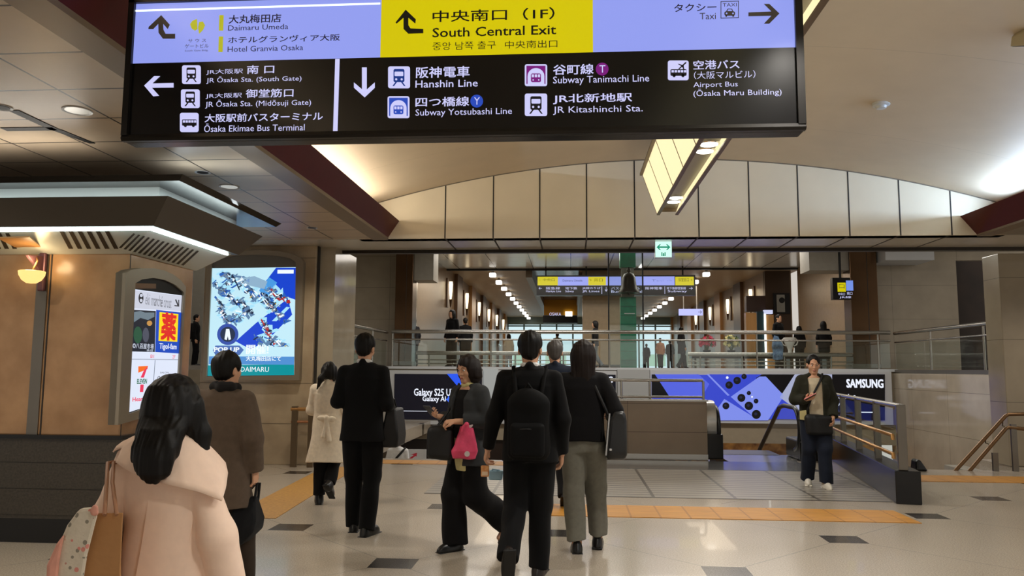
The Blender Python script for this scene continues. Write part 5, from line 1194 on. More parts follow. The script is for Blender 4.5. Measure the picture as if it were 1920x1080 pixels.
        for inner in top.get('inner', []):
            f = Field(lo, hi, hc)
            f.column([(z * s, a * s * w * inner.get('k', .9), b * s * w * inner.get('k', .9), *spine(z * s)) for z, a, b in [(inner['hem'], .168, .118)] + [p for p in ((.96, .165, .118), (1.08, .155, .112), (1.2, .163, .116), (1.32, .16, .105), (1.40, .09, .075)) if p[0] > inner['hem'] + .03]], k=.03)
            f.wrinkle(.003, 30, seed=seed + 5); f.build(inner.get('name', 'shirt'), inner['mat'], t)
    if collar is not None:
        f = Field(nk - .14 * s, nk + .16 * s, .006); f.chain([nk + np.array(p) * s for p in ((0, -.05, .028), (-.04, -.03, .028), (-.05, .01, .022), (-.03, .05, .006), (0, .058, -.006), (.03, .05, .006), (.05, .01, .022), (.04, -.03, .028), (0, -.05, .028))], [.017 * s] * 9, k=.01); f.build('collar', collar, t)
    # --- hair
    if hair:
        hh = hair.get('h', .006 if hb < .01 else hb); zl = hair.get('zend')
        l2 = HP_(0, 0, 0) - .2 * s; h2 = HP_(0, 0, 0) + .2 * s
        if zl is not None: l2[2] = zl - .03
        l2 = l2 - np.array((.06, .1, 0)); h2 = h2 + np.array((.06, .02, 0))
        f = Field(l2, h2, hh); typ = hair['type']; v = hair.get('vol', 1.0)
        f.ell(HP_(0, -.018, .034), (.086 * s * v, .104 * s * v, .096 * s * v), Rh, k=.01)
        f.ell(HP_(0, -.042, -.03), (.060 * s * v, .066 * s * v, .062 * s), Rh, k=.03) if typ == 'short' else f.ell(HP_(0, -.045, -.02), (.080 * s * v, .075 * s * v, .085 * s), Rh, k=.03)
        if typ in ('bob', 'long', 'pony'):
            for q in (-1, 1): f.ell(HP_(q * .062, .005, -.03), (.028 * s * v, .05 * s, .085 * s), Rh, k=.03)
        if zl is not None and typ in ('long', 'bob'):
            z0 = hd[2]; prof = [(zl, hair.get('wend', .085) * s, .035 * s, hd[0] + hair.get('dx', 0), hd[1] + hair.get('dy', -.085) * s), (zl + .05, hair.get('wmid', .10) * s, .05 * s, hd[0] + hair.get('dx', 0) * .9, hd[1] - .075 * s), ((zl + z0) / 2, .102 * s * v, .062 * s, hd[0] + hair.get('dx', 0) * .4, hd[1] - .062 * s), (z0, .09 * s * v, .088 * s, hd[0], hd[1] - .034 * s), (z0 + .07 * s, .06 * s, .06 * s, hd[0], hd[1] - .03 * s)]
            f.column(prof, k=.05, pw=2.2)
            if hair.get('locks'):
                for lk in hair['locks']: f.chain([np.array(p) for p in lk[0]], lk[1], k=.03)
        if typ == 'pony':
            f.ell(HP_(0, -.105, .005), (.03 * s, .03 * s, .03 * s), Rh, k=.02)
            b = HP_(0, -.115, 0); f.chain([b, b + np.array((hair.get('dx', -.02), -.03, -.09)) * s, b + np.array((hair.get('dx', -.02) * 2, -.015, -.22)) * s], [.03 * s, .034 * s, .008 * s], k=.02)
        # clear the face and, for short hair, the ears and nape
        f.box(HP_(0, .115, -.055), (.052 * s, .075 * s, .105 * s), .03, Rh, minus=True)
        f.box(HP_(0, .15, -.02), (.13 * s, .085 * s, .2 * s), .03, Rh, minus=True) if typ == 'short' else None
        if typ == 'short':
            f.box(HP_(0, .0, -.176), (.2 * s, .2 * s, .09 * s), .02, Rh, minus=True)
            for q in (-1, 1): f.ell(HP_(q * .10, .008, -.03), (.038 * s, .044 * s, .05 * s), Rh, minus=True)
        f.wrinkle(.003 * hair.get('rough', 1), 190, (1, 1, .1), seed=seed + 2, n=8); f.wrinkle(.0025, 60, (1, 1, .2), seed=seed + 9, n=4)
        f.build('hair', hair.get('mat', HAIRM), t)
    t['_'] = 0; del t['_']
    return t, J, s
# ------------------------------------------------------------------ people in the hall
def ground(px, y, z=0): return (atY(px, 900, y).x, y, z)
def local(t, pts): 
    M = INV[t].inverted(); return [M @ Vector(p) for p in pts]
WALK_L = dict(knL=(-.085, .16, .50), anL=(-.085, .20, .09), toL=(-.09, .37, .035), knR=(.085, .0, .48), anR=(.085, -.22, .13), toR=(.09, -.09, .03))
WALK_R = dict(knR=(.085, .16, .50), anR=(.085, .20, .09), toR=(.09, .37, .035), knL=(-.085, .0, .48), anL=(-.085, -.22, .13), toL=(-.09, -.09, .03))

# black-suited man, second from the left, both forearms in front
Y4 = 7.05
pose = dict(elL=(-.215, -.06, 1.12), wrL=(-.11, .18, 1.14), elR=(.22, -.05, 1.10), wrR=(.21, .2, 1.02), knL=(-.09, .07, .48), anL=(-.085, .12, .085), toL=(-.10, .28, .03), knR=(.08, .04, .48), anR=(.07, -.06, .085), toR=(.12, .10, .03), shL=(-.17, -.01, 1.37), shR=(.17, -.01, 1.37))
suit_l, J, s4 = person('man in a plain black suit walking away with forearms raised in front', ground(678, Y4), 0, 1.80, pose, look=(-.12, -.2),
    top=dict(mat=C_black, hem=.79, w=1.0, flare=.03, amp=.004), legs=dict(mat=cloth('black_trouser_cloth', (8, 8, 10)), r=(.098, .078, .068), low=.035, amp=.006), hair=dict(type='short', vol=1.02), shoes=dict(mat=C_shoe), collar=C_white, hands=dict(L=dict(dir=(.3, .9, .2)), R=dict(dir=(-.2, .9, .1))))
# his black briefcase
bx_, by_ = atY(739, 800, Y4 + .15).x, Y4 + .15
bc = thing('briefcase', 'soft black briefcase at the right hip of the man in the plain black suit', 'bag', (bx_, by_, za(842, by_)))
z0, z1 = za(841, by_), za(768, by_)
MB().loft([[(bx_ - .075, by_ - .16, z0), (bx_ + .07, by_ - .16, z0), (bx_ + .07, by_ + .16, z0), (bx_ - .075, by_ + .16, z0)], [(bx_ - .085, by_ - .18, z0 + .1), (bx_ + .08, by_ - .18, z0 + .1), (bx_ + .08, by_ + .18, z0 + .1), (bx_ - .085, by_ + .18, z0 + .1)], [(bx_ - .04, by_ - .17, z1), (bx_ + .05, by_ - .17, z1), (bx_ + .05, by_ + .17, z1), (bx_ - .04, by_ + .17, z1)]]).build('bag_body', mat('black_nylon', (16, 16, 18), .55, bump=.2, bscale=120), bc, smooth=50, bevel=.02)
MB().tube([(bx_, by_ - .08, z1 - .01), (bx_ - .02, by_ - .06, z1 + .08), (bx_ - .02, by_ + .06, z1 + .08), (bx_, by_ + .08, z1 - .01)], .009, 8).build('handle', M_blackm, bc, smooth=True)

# suited man with a rucksack, centre
Y6 = 5.75
pose = dict(shL=(-.178, -.01, 1.37), shR=(.178, -.01, 1.37), elL=(-.25, -.05, 1.10), wrL=(-.30, .05, .87), elR=(.232, -.06, 1.09), wrR=(.225, .03, .85),
            knR=(.075, .06, .48), anR=(.06, .06, .085), toR=(.09, .22, .03), knL=(-.10, .02, .49), anL=(-.125, -.30, .22), toL=(-.14, -.235, .06))
suit_c, J6, s6 = person('man in a black suit with a black rucksack on his back in the centre', ground(993, Y6), 0, 1.765, pose, look=(-.1, -.12),
    top=dict(mat=C_black, hem=.80, w=1.05, amp=.004), legs=dict(mat=MATS['black_trouser_cloth'], r=(.102, .084, .072), low=.03, amp=.006), hair=dict(type='short', vol=1.03), shoes=dict(mat=mat('dark_brown_shoe', (30, 24, 22), .35)), collar=C_white, hands=dict(L=dict(dir=(-.25, .25, -.9), curl=.8), R=dict(curl=.5)))
M_ruck = mat('rucksack_nylon', (11, 11, 12), .75, spec=.15, bump=.08, bscale=300)
rk = thing('rucksack', 'black rucksack on the back of the suited man in the centre', 'rucksack', ground(993, Y6, .95))
rx = ground(993, Y6)[0]; ry = Y6 - .21
f = Field((rx - .24, ry - .16, .85), (rx + .24, ry + .22, 1.5), .007)
f.box((rx, ry, 1.08), (.15, .085, .23), .07, k=0); f.ell((rx, ry - .005, 1.26), (.13, .09, .10), k=.03); f.wrinkle(.004, 40, seed=4); f.build('bag_body', M_ruck, rk)
for v in rk.children: v.data.transform(INV[rk])
f = Field((rx - .2, ry - .2, .85), (rx + .2, ry + .1, 1.4), .007); f.box((rx, ry - .075, 1.0), (.12, .045, .12), .035, k=0); f.wrinkle(.003, 40, seed=8); o = f.build('front_pocket', M_ruck, rk); o.data.transform(INV[rk])
MB().tube([(rx - .1, ry - .105, 1.075), (rx, ry - .125, 1.08), (rx + .1, ry - .105, 1.075)], .005, 6).build('zip', M_blackm, o)
for q in (-1, 1): MB().tube([(rx + q * .09, ry + .03, 1.28), (rx + q * .105, ry + .10, 1.42), (rx + q * .12, Y6 - .02, 1.505), (rx + q * .125, Y6 + .11, 1.40), (rx + q * .14, Y6 + .14, 1.2), (rx + q * .17, Y6 + .02, .98), (rx + q * .13, ry + .05, .92)], .016, 8).build('shoulder_strap', M_ruck, rk, smooth=True)
MB().tube([(rx - .04, ry + .01, 1.33), (rx, ry - .02, 1.39), (rx + .04, ry + .01, 1.33)], .01, 8).build('grab_handle', M_ruck, rk, smooth=True)
# what he holds: an orange packet and a pale blue bag
hx, hz = atY(911, 882, Y6 + .08).x, za(882, Y6 + .08)
pk = thing('snack_packet', 'small orange and cream packet in the left hand of the rucksack man', 'packet', (hx, Y6 + .06, hz))
MB().box(hx - .032, hx + .028, Y6 + .03, Y6 + .06, hz - .05, hz + .03).build('packet_body', mat('orange_packet', (206, 120, 56), .4, rgb2=(226, 176, 120), nscale=30), pk, bevel=.006)
MB().box(hx - .024, hx + .02, Y6 + .026, Y6 + .03, hz - .04, hz - .012).build('label_patch', mat('packet_label', (232, 206, 176), .5), pk)
tb = thing('tote_bag', 'small pale blue bag hanging below the packet beside the suited man', 'bag', (atY(930, 890, Y6 + .2).x, Y6 + .2, za(902, Y6 + .2)))
q0, q1, zz0, zz1 = atY(915, 890, Y6 + .2).x, atY(944, 890, Y6 + .2).x, za(902, Y6 + .2), za(884, Y6 + .2)
MB().loft([[(q0 + .01, Y6 + .17, zz0), (q1 - .01, Y6 + .17, zz0), (q1 - .01, Y6 + .23, zz0), (q0 + .01, Y6 + .23, zz0)], [(q0, Y6 + .18, zz1), (q1, Y6 + .18, zz1), (q1, Y6 + .22, zz1), (q0, Y6 + .22, zz1)]]).build('bag_body', mat('pale_blue_cloth', (150, 186, 206), .7), tb, bevel=.01)
MB().tube([(q0 + .03, Y6 + .2, zz1), ((q0 + q1) / 2 - .02, Y6 + .15, hz - .01), (q1 - .03, Y6 + .2, zz1)], .006, 6).build('handle', MATS['pale_blue_cloth'], tb, smooth=True)

# woman in black jacket and grey-green trousers
Y8 = 6.6
pose = dict(elR=(.26, -.07, 1.13), wrR=(.24, .15, 1.07), elL=(-.23, -.02, 1.12), wrL=(-.2, .17, 1.0), knL=(-.075, .0, .48), anL=(-.055, -.04, .085), toL=(-.065, .13, .03), knR=(.1, .10, .49), anR=(.115, .12, .10), toR=(.13, .28, .03))
wm, J, s8 = person('woman in a black jacket and wide grey trousers with long dark hair', ground(1094, Y8), 0, 1.73, pose, look=(.05, -.1),
    top=dict(mat=C_black2, hem=.885, w=.98, sl=(.07, .062, .052), amp=.005), legs=dict(mat=cloth('grey_green_wool', (112, 110, 100)), r=(.10, .088, .078), low=-.01, amp=.007, hip=1.0), hair=dict(type='long', mat=HAIRB, zend=1.20, wend=.075, wmid=.092, dy=-.085, vol=1.02), shoes=dict(mat=C_shoe), hands=dict(L=dict(dir=(0, 1, .2)), R=dict(dir=(-.2, 1, .1))))
sbx = atY(1153, 810, Y8 - .02).x; z0, z1 = za(858, Y8), za(768, Y8)
sb = thing('shoulder_bag', 'large black leather shoulder bag of the woman in grey trousers', 'bag', (sbx, Y8, z0))
def yz(dx, y0, y1, z, w): return [(sbx + dx - w, Y8 + y0, z), (sbx + dx + w, Y8 + y0, z), (sbx + dx + w, Y8 + y1, z), (sbx + dx - w, Y8 + y1, z)]
MB().loft([yz(0, -.15, .17, z0 + .0, .075), yz(0.005, -.18, .2, z0 + .05, .085), yz(.02, -.17, .19, z1 - .08, .07), yz(.03, -.15, .17, z1, .045)]).build('bag_body', mat('soft_black_leather', (30, 31, 33), .35), sb, smooth=50, bevel=.025)
MB().loft([yz(-.082, -.172, -.168, z0 + .04, .006), yz(-.05, -.165, -.161, z1 - .02, .006)]).build('edge_highlight', mat('painted_highlight', (170, 172, 174), .4), sb)  # pale strip paints a highlight along the edge of the black bag
MB().tube([(sbx - .06, Y8 - .1, z1 - .03), (sbx - .16, Y8 - .10, 1.34), (sbx - .20, Y8 - .02, 1.475), (sbx - .17, Y8 + .09, 1.34), (sbx - .02, Y8 + .12, z1 - .02)], .014, 8).build('shoulder_strap', mat('black_strap', (22, 22, 24), .45), sb, smooth=True)
MB().lathe([(0, -.008), (.012, -.008), (.012, .008), (0, .008)], (sbx - .045, Y8 - .185), 10, z0 + .09).build('stud', M_chrome, sb)

# navy-jacketed man further on, between those two
person('man in a navy jacket with greying hair seen between the two black-clad walkers', ground(1040, 8.8), .1, 1.81, WALK_L, top=dict(mat=C_navy, hem=.80), legs=dict(mat=C_black2, r=(.10, .08, .07)), hair=dict(type='short', mat=HAIRG), shoes=dict(mat=C_shoe), res=(.009, .011), face=False)

# girl in cream trench coat with ponytail
Y3 = 8.55
C_tr = cloth('cream_trench_cloth', (226, 212, 190))
pose = dict(elL=(-.21, .02, 1.12), wrL=(-.10, .2, 1.08), elR=(.21, .02, 1.12), wrR=(.10, .2, 1.08), knL=(-.075, .03, .48), anL=(-.07, -.02, .085), toL=(-.09, .14, .03), knR=(.08, .10, .50), anR=(.07, -.14, .24), toR=(.10, -.02, .12))
gp, J, s3 = person('woman in a belted cream trench coat with a low ponytail', ground(611, Y3), .1, 1.55, pose, look=(-.15, -.08),
    top=dict(name='trench_coat', mat=C_tr, hem=.50, w=.95, flare=.22, sl=(.066, .06, .055), amp=.007, freq=26), legs=dict(mat=C_black2, r=(.085, .075, .07), low=-.02), hair=dict(type='pony', dx=-.05), shoes=dict(mat=C_shoe, boot=True), hands=dict(L=dict(dir=(.4, .9, .1)), R=dict(dir=(-.4, .9, .1))))
zb_ = 1.06 * s3
MB().loft([[(math.cos(a) * .172 * s3, math.sin(a) * .124 * s3 - .0, zb_ + dz) for a in np.linspace(0, 2 * math.pi, 28)[:-1]] for dz in (-.02, .02)], caps=False).build('belt', C_tr, gp, local=True)
f = Field((-.16, -.24, .62), (.16, -.05, 1.1), .006); c = np.array((.02, -.155, zb_ - .02))
f.ell(c, (.022, .02, .022), k=0); f.ell(c + (-.055, 0, -.005), (.05, .018, .028), k=.012); f.ell(c + (.055, 0, -.015), (.05, .018, .03), k=.012); f.chain([c, c + (-.03, -.005, -.2)], [.018, .024], k=.02); f.chain([c, c + (.035, -.005, -.24)], [.018, .026], k=.02); f.wrinkle(.003, 60, seed=3); f.build('belt_bow', C_tr, gp)

# man in taupe overcoat with tote (left)
Y2 = 5.05
C_tp = cloth('taupe_overcoat_wool', (92, 78, 66), b=.35)
pose = dict(elR=(.235, -.03, 1.10), wrR=(.225, .03, .87), elL=(-.23, -.02, 1.10), wrL=(-.22, .06, .86), **WALK_R)
tp, J2, s2 = person('man in a taupe overcoat and dark scarf walking away', ground(417, Y2), -.05, 1.59, pose, look=(-.35, -.05),
    top=dict(name='overcoat', mat=C_tp, hem=.62, w=1.02, flare=.08, sl=(.072, .064, .055), amp=.005), legs=dict(mat=cloth('dark_brown_trousers', (52, 42, 34)), r=(.10, .09, .08)), hair=dict(type='short', vol=1.06), shoes=dict(mat=C_shoe), hands=dict(R=dict(dir=(.05, .05, -1), curl=.75)))
f = Field((-.16, -.18, 1.2), (.16, .2, 1.6), .007); nk = J2['neck']
f.chain([nk + np.array(p) * s2 for p in ((0, -.07, .02), (-.06, -.045, .022), (-.07, .02, .015), (0, .075, 0), (.07, .02, .015), (.06, -.045, .022), (0, -.07, .02))], [.034 * s2] * 7, k=.02); f.wrinkle(.005, 60, seed=5); f.build('scarf', cloth('charcoal_scarf', (30, 29, 30), b=.3), tp)
wr = INV[tp].inverted() @ Vector(J2['wrR']); hx, hy, hz = wr.x + .01, wr.y + .0, wr.z - .1
tt = thing('tote_bag', 'black canvas tote bag hanging from the hand of the man in the taupe coat', 'bag', (hx, hy, za(1035, hy)))
tx0, tx1, z0, z1 = atY(436, 980, hy).x, atY(488, 980, hy).x, za(1034, hy), za(942, hy)
xm = (tx0 + tx1) / 2
def rr(x0, x1, d, z): return [(x0, hy - d, z), (x1, hy - d, z), (x1, hy + d, z), (x0, hy + d, z)]
MB().loft([rr(tx0 - .02, tx1 - .10, .07, z0), rr(tx0 - .02, tx1 - .01, .09, z0 + .09), rr(tx0, tx1 + .0, .085, z0 + .16), rr(xm - .05, tx1 - .03, .03, z1)]).build('bag_body', cloth('black_canvas', (26, 27, 30), b=.4), tt, bevel=.015, smooth=50)
for dy, dx in ((-.03, 0), (.03, .01)): MB().tube([(xm - .045, hy + dy, z1 - .02), (hx - .012 + dx, hy + dy * .3, hz + .02), (hx + .012 + dx, hy + dy * .3, hz + .02), (xm + .06, hy + dy, z1 - .03)], .009, 8).build('handle', MATS['black_canvas'], tt, smooth=True)

# woman walking across with a pink bag and a phone
Y5 = 6.5
C_jk = cloth('charcoal_jacket', (52, 54, 56)); C_cr = cloth('pale_yellow_shirt', (206, 196, 140))
pose = dict(elR=(.23, -.03, 1.12), wrR=(.17, .19, 1.16), elL=(-.23, -.04, 1.13), wrL=(-.06, .19, 1.13), knR=(.085, .08, .48), anR=(.09, .05, .085), toR=(.1, .21, .03), knL=(-.08, -.02, .49), anL=(-.085, -.42, .20), toL=(-.09, -.30, .08))
pw_, J5, s5 = person('woman in an open charcoal jacket walking left with a phone', ground(876, Y5), math.radians(138), 1.60, pose, look=(.1, -.22),
    top=dict(name='open_jacket', mat=C_jk, hem=.74, w=1.04, flare=.05, sl=(.074, .066, .058), cuff=-.06, open=.075, collar=False, amp=.006, inner=[dict(name='black_vest', mat=C_black2, hem=.98, k=.93), dict(name='long_shirt', mat=C_cr, hem=.70, k=.90)]),
    legs=dict(mat=C_black2, r=(.10, .105, .115), low=.03, amp=.008), hair=dict(type='bob', zend=1.36, wend=.07, wmid=.08, dy=-.04, mat=HAIRB), shoes=dict(mat=C_shoe), fem=True, collar=C_cr, hands=dict(R=dict(dir=(-.25, .9, .2), palm=(-.5, 0, .9), curl=.7), L=dict(dir=(.6, .7, -.05), palm=(.2, -.3, -.9), curl=.9)))
MI = INV[pw_].inverted()
wr = MI @ Vector(J5['wrR'] + np.array((-.01, .10, .05))); ph = thing('smartphone', 'smartphone in the right hand of the woman with the pink bag', 'phone', wr)
o = MB().box(-.036, .036, -.072, .072, -.004, .004).build('phone_body', mat('phone_shell', (60, 62, 70), .25), ph, local=True, bevel=.004); MB().box(-.032, .032, -.068, .068, .004, .005).build('screen', glow('phone_screen', (170, 190, 215), .6), o, local=True)
ph.rotation_euler = (math.radians(38), 0, math.radians(150))
fa = (MI @ Vector(J5['elL'])) * .35 + (MI @ Vector(J5['wrL'])) * .65
pb = thing('shopping_bag', 'pink plastic carrier bag hanging from the left forearm of the phone woman', 'bag', (fa.x, fa.y, fa.z - .45))
M_pink = mat('pink_plastic', (224, 72, 112), .35, noise=.12, nscale=14, bump=.5, bscale=26, sheen=.1)
z1 = fa.z; z0 = za(862, fa.y)
f = Field((fa.x - .2, fa.y - .16, z0 - .03), (fa.x + .2, fa.y + .16, z1 + .08), .006)
f.column([(z0, .09, .05, fa.x - .02, fa.y), (z0 + .06, .10, .06, fa.x - .015, fa.y), (z0 + .18, .07, .05, fa.x, fa.y), (z0 + .25, .055, .04, fa.x + .005, fa.y)], k=.01); f.chain([(fa.x - .03, fa.y - .035, z0 + .22), (fa.x + .0, fa.y - .055, z1 - .02), (fa.x + .0, fa.y, z1 + .04), (fa.x + .0, fa.y + .055, z1 - .02), (fa.x + .03, fa.y + .03, z0 + .22)], [.022, .016, .011, .016, .022], k=.02); f.wrinkle(.005, 60, seed=9)
o = f.build('bag_body', M_pink, pb); o.data.transform(INV[pb])
for (dx, dz) in ((.03, .27), (.01, .04)):
    MB().lathe([(0, -.003), (.022, -.003), (.022, .003), (0, .003)], (0, 0), 14).build('white_sticker', mat('sticker_white', (210, 200, 198), .5), o, local=True)
    k = o.children[-1]; k.rotation_euler = (math.pi / 2, 0, 0); k.location = (fa.x + dx - pb.location.x, -.058 if dz < .1 else -.042, z0 + dz - pb.location.z)
kx = atY(826, 830, Y5 - .12); bb = thing('shoulder_bag', 'black shoulder bag on the right side of the phone woman', 'bag', (kx.x, kx.y, kx.z - .15))
f = Field((kx.x - .2, kx.y - .14, kx.z - .2), (kx.x + .2, kx.y + .14, kx.z + .2), .007); f.box(tuple(kx), (.11, .06, .14), .05, k=0); f.wrinkle(.006, 30, seed=2); o = f.build('bag_body', MATS['black_nylon'], bb); o.data.transform(INV[bb])
sp_ = MI @ Vector(J5['shR']); MB().tube([(kx.x - .05, kx.y, kx.z + .1), (sp_.x - .03, sp_.y - .08, sp_.z - .1), (sp_.x + .01, sp_.y - .01, sp_.z + .07), (sp_.x + .04, sp_.y + .09, sp_.z - .1), (kx.x + .08, kx.y + .04, kx.z + .1)], .011, 8).build('shoulder_strap', M_blackm, bb, smooth=True)

# man coming from the escalator
Y9 = 10.45
C_ol = cloth('dark_olive_jacket', (40, 40, 30)); C_be = cloth('cream_shirt_cloth', (196, 182, 156)); C_dn = cloth('dark_denim', (28, 33, 46))
pose = dict(elR=(.24, -.02, 1.12), wrR=(.13, .2, 1.13), elL=(-.23, -.04, 1.11), wrL=(-.2, .12, .90), knL=(-.09, .1, .49), anL=(-.085, .10, .085), toL=(-.11, .26, .03), knR=(.09, .02, .48), anR=(.09, -.14, .1), toR=(.11, .01, .03))
em, J9, s9 = person('man in a dark olive jacket and jeans coming from the escalator', ground(1532, Y9), math.pi - .12, 1.69, pose, look=(.0, -.25),
    top=dict(mat=C_ol, hem=.86, w=1.06, sl=(.078, .07, .058), open=.085, amp=.006, inner=[dict(name='long_shirt', mat=C_be, hem=.80, k=.92)]), legs=dict(mat=C_dn, r=(.105, .09, .085), low=.02, amp=.007), hair=dict(type='short'), shoes=dict(mat=mat('white_sneaker', (214, 208, 196), .5), sole=mat('cream_sole', (226, 220, 206), .5)), hands=dict(R=dict(dir=(-.55, .75, .3), palm=(-.6, 0, .8), curl=.8)))
MI = INV[em].inverted(); wr = MI @ Vector(J9['wrR'] + np.array((-.03, .10, .035)))
ph = thing('smartphone', 'pink-cased smartphone held by the man from the escalator', 'phone', wr)
o = MB().box(-.04, .04, -.082, .082, -.005, .005).build('phone_case', mat('pink_case', (226, 130, 130), .4), ph, local=True, bevel=.004); MB().box(-.034, .034, -.075, .075, .005, .006).build('screen', M_black, o, local=True)
ph.rotation_euler = (math.radians(150), math.radians(10), math.radians(62))
cc = MI @ Vector((-.02, .15, .80 * s9)); cb = thing('crossbody_bag', 'black crossbody bag across the front of the man from the escalator', 'bag', (cc.x, cc.y, cc.z - .15))
f = Field((cc.x - .25, cc.y - .14, cc.z - .2), (cc.x + .25, cc.y + .14, cc.z + .2), .008); f.box(tuple(cc), (.17, .05, .13), .05, k=0); f.wrinkle(.007, 24, seed=6); o = f.build('bag_body', MATS['black_nylon'], cb); o.data.transform(INV[cb])
q = [MI @ Vector(np.array(p) * s9) for p in ((.14, .14, .93), (.06, .15, 1.15), (-.06, .10, 1.36), (-.11, .0, 1.455), (-.08, -.12, 1.35))]
MB().tube(q, .014, 8).build('strap', M_blackm, cb, smooth=True)
pp = MI @ Vector((.17, .17, .93 * s9)); pn = thing('paper_slip', 'pale yellow paper sticking out beside the jacket hem of the escalator man', 'paper', pp)
MB().loft([[(-.045, 0, -.06), (.045, .01, -.07), (.045, .014, -.07), (-.045, .004, -.06)], [(-.05, -.02, .05), (.035, -.01, .06), (.035, -.006, .06), (-.05, -.016, .05)]]).build('sheet', mat('pale_yellow_paper', (220, 208, 150), .6), pn, local=True)

# woman in the pale pink coat (nearest, cropped)
Y1 = 2.75
H1 = 1.455
px1 = 318
C_pk = cloth('pale_pink_coat_wool', (240, 212, 192), rough=.9, b=.05, s=700, n=.03)
pose = dict(elL=(-.25, -.01, 1.12), wrL=(-.245, .10, .88), elR=(.238, -.02, 1.06), wrR=(.262, .05, .84), shL=(-.17, -.01, 1.36), shR=(.15, -.01, 1.285))
base = ground(px1, Y1)
p1_, J1, s1 = person('woman with long black hair in a wide-collared pale pink coat', base, -.1, H1, pose, look=(-.05, -.12),
    top=dict(name='coat', mat=C_pk, hem=.55, w=1.0, flare=.2, sl=(.064, .070, .068), sh=1.0, amp=.007, freq=20, kk=.012), legs=dict(mat=C_black2, r=(.09, .075, .07)), hair=None, shoes=dict(mat=C_shoe), res=(.006, .006), seed=21)
# long hair in layered strands
hd = J1['head']; zend = za(902, Y1)
f = Field((-.24, -.26, zend - .04), (.24, .18, hd[2] + .16), .0045); R_ = np.array(Matrix.Rotation(-.05, 3, 'Z') @ Matrix.Rotation(-.12, 3, 'X'))
f.ell(hd + (0, -.015, .026), (.083, .098, .092), R_, k=.01); f.ell(hd + (0, -.035, -.03), (.086, .078, .10), R_, k=.04)
f.column([(zend - .01, .018, .012, .040, hd[1] - .168), (zend + .02, .055, .03, .034, hd[1] - .160), (zend + .07, .076, .046, .026, hd[1] - .145), (zend + .11, .082, .054, .022, hd[1] - .13), (zend + .17, .087, .07, .014, hd[1] - .09), (hd[2] - .03, .088, .08, .002, hd[1] - .04), (hd[2] + .06, .06, .06, .0, hd[1] - .03)], k=.04, pw=2.2)
f.chain([hd + (.075, .0, .0), hd + (.098, .01, -.10), hd + (.112, .0, -.2), hd + (.105, -.01, -.27)], [.035, .034, .03, .012], k=.03)
f.ell(hd + (0, .12, -.04), (.055, .075, .09), R_, minus=True)
f.wrinkle(.0020, 260, (1, 1, .04), seed=5, n=10); f.build('hair', HAIRM, p1_)
# wide cape collar
def cape(z_neck, pts_out, r_in, y_off, coat, gap=.010):
    """collar sheet from the neck ring to its outer edge, laid on the coat's own surface"""
    n0 = len(pts_out); n = 61; P = np.array(pts_out); tt_ = np.linspace(0, n0 - 1, n)
    ii = np.minimum(tt_.astype(int), n0 - 2); w = (tt_ - ii)[:, None]; w = w * w * (3 - 2 * w) * .5 + w * .5; OUT = P[ii] * (1 - w) + P[ii + 1] * w
    ang = np.linspace(math.radians(205), math.radians(-25), n); IN = np.stack([r_in * np.cos(ang), -r_in * np.sin(ang) * .9 + y_off, np.full(n, z_neck)], 1)
    V = []
    def sd(p):
        q = np.clip(((p - coat.lo) / coat.h), 0, coat.n - 2.001); a = q.astype(int); f_ = q - a; F = coat.F; r = 0
        for dx in (0, 1):
            for dy in (0, 1):
                for dz in (0, 1): r += F[a[0] + dx, a[1] + dy, a[2] + dz] * (f_[0] if dx else 1 - f_[0]) * (f_[1] if dy else 1 - f_[1]) * (f_[2] if dz else 1 - f_[2])
        return r
    M = 11
    for k in range(M):
        u = k / (M - 1)
        for i in range(n):
            q = IN[i] * (1 - u) + OUT[i] * u; q[2] += .010 * math.sin(math.pi * u)
            for it in range(6):
                d = sd(q)
                if d >= gap - 1e-4: break
                g = np.array([sd(q + e) - sd(q - e) for e in np.eye(3) * .006]); g /= (np.linalg.norm(g) + 1e-6); q = q + g * (gap - d)
            V.append(q)
    F_ = [(k * n + i, k * n + i + 1, (k + 1) * n + i + 1, (k + 1) * n + i) for k in range(M - 1) for i in range(n - 1)]
    return MB().add(V, F_)
zk = J1['neck'][2]
outp = [(-.15, .09, zk - .085), (-.175, .045, zk - .07), (-.215, .0, zk - .028), (-.19, -.035, zk - .05), (-.15, -.06, zk - .03), (-.15, -.09, zk - .075), (-.09, -.115, zk - .095), (-.03, -.125, zk - .115), (.03, -.13, zk - .128), (.09, -.13, zk - .14), (.14, -.12, zk - .152), (.18, -.10, zk - .165), (.245, -.065, zk - .198), (.235, -.03, zk - .165), (.20, .04, zk - .12), (.16, .09, zk - .09)]
o = cape(zk + .03, outp, .060, -.005, J1['_coat']).build('cape_collar', C_pk, p1_, smooth=True, local=True)
md = o.modifiers.new('thickness', 'SOLIDIFY'); md.thickness = .006; md.offset = 1
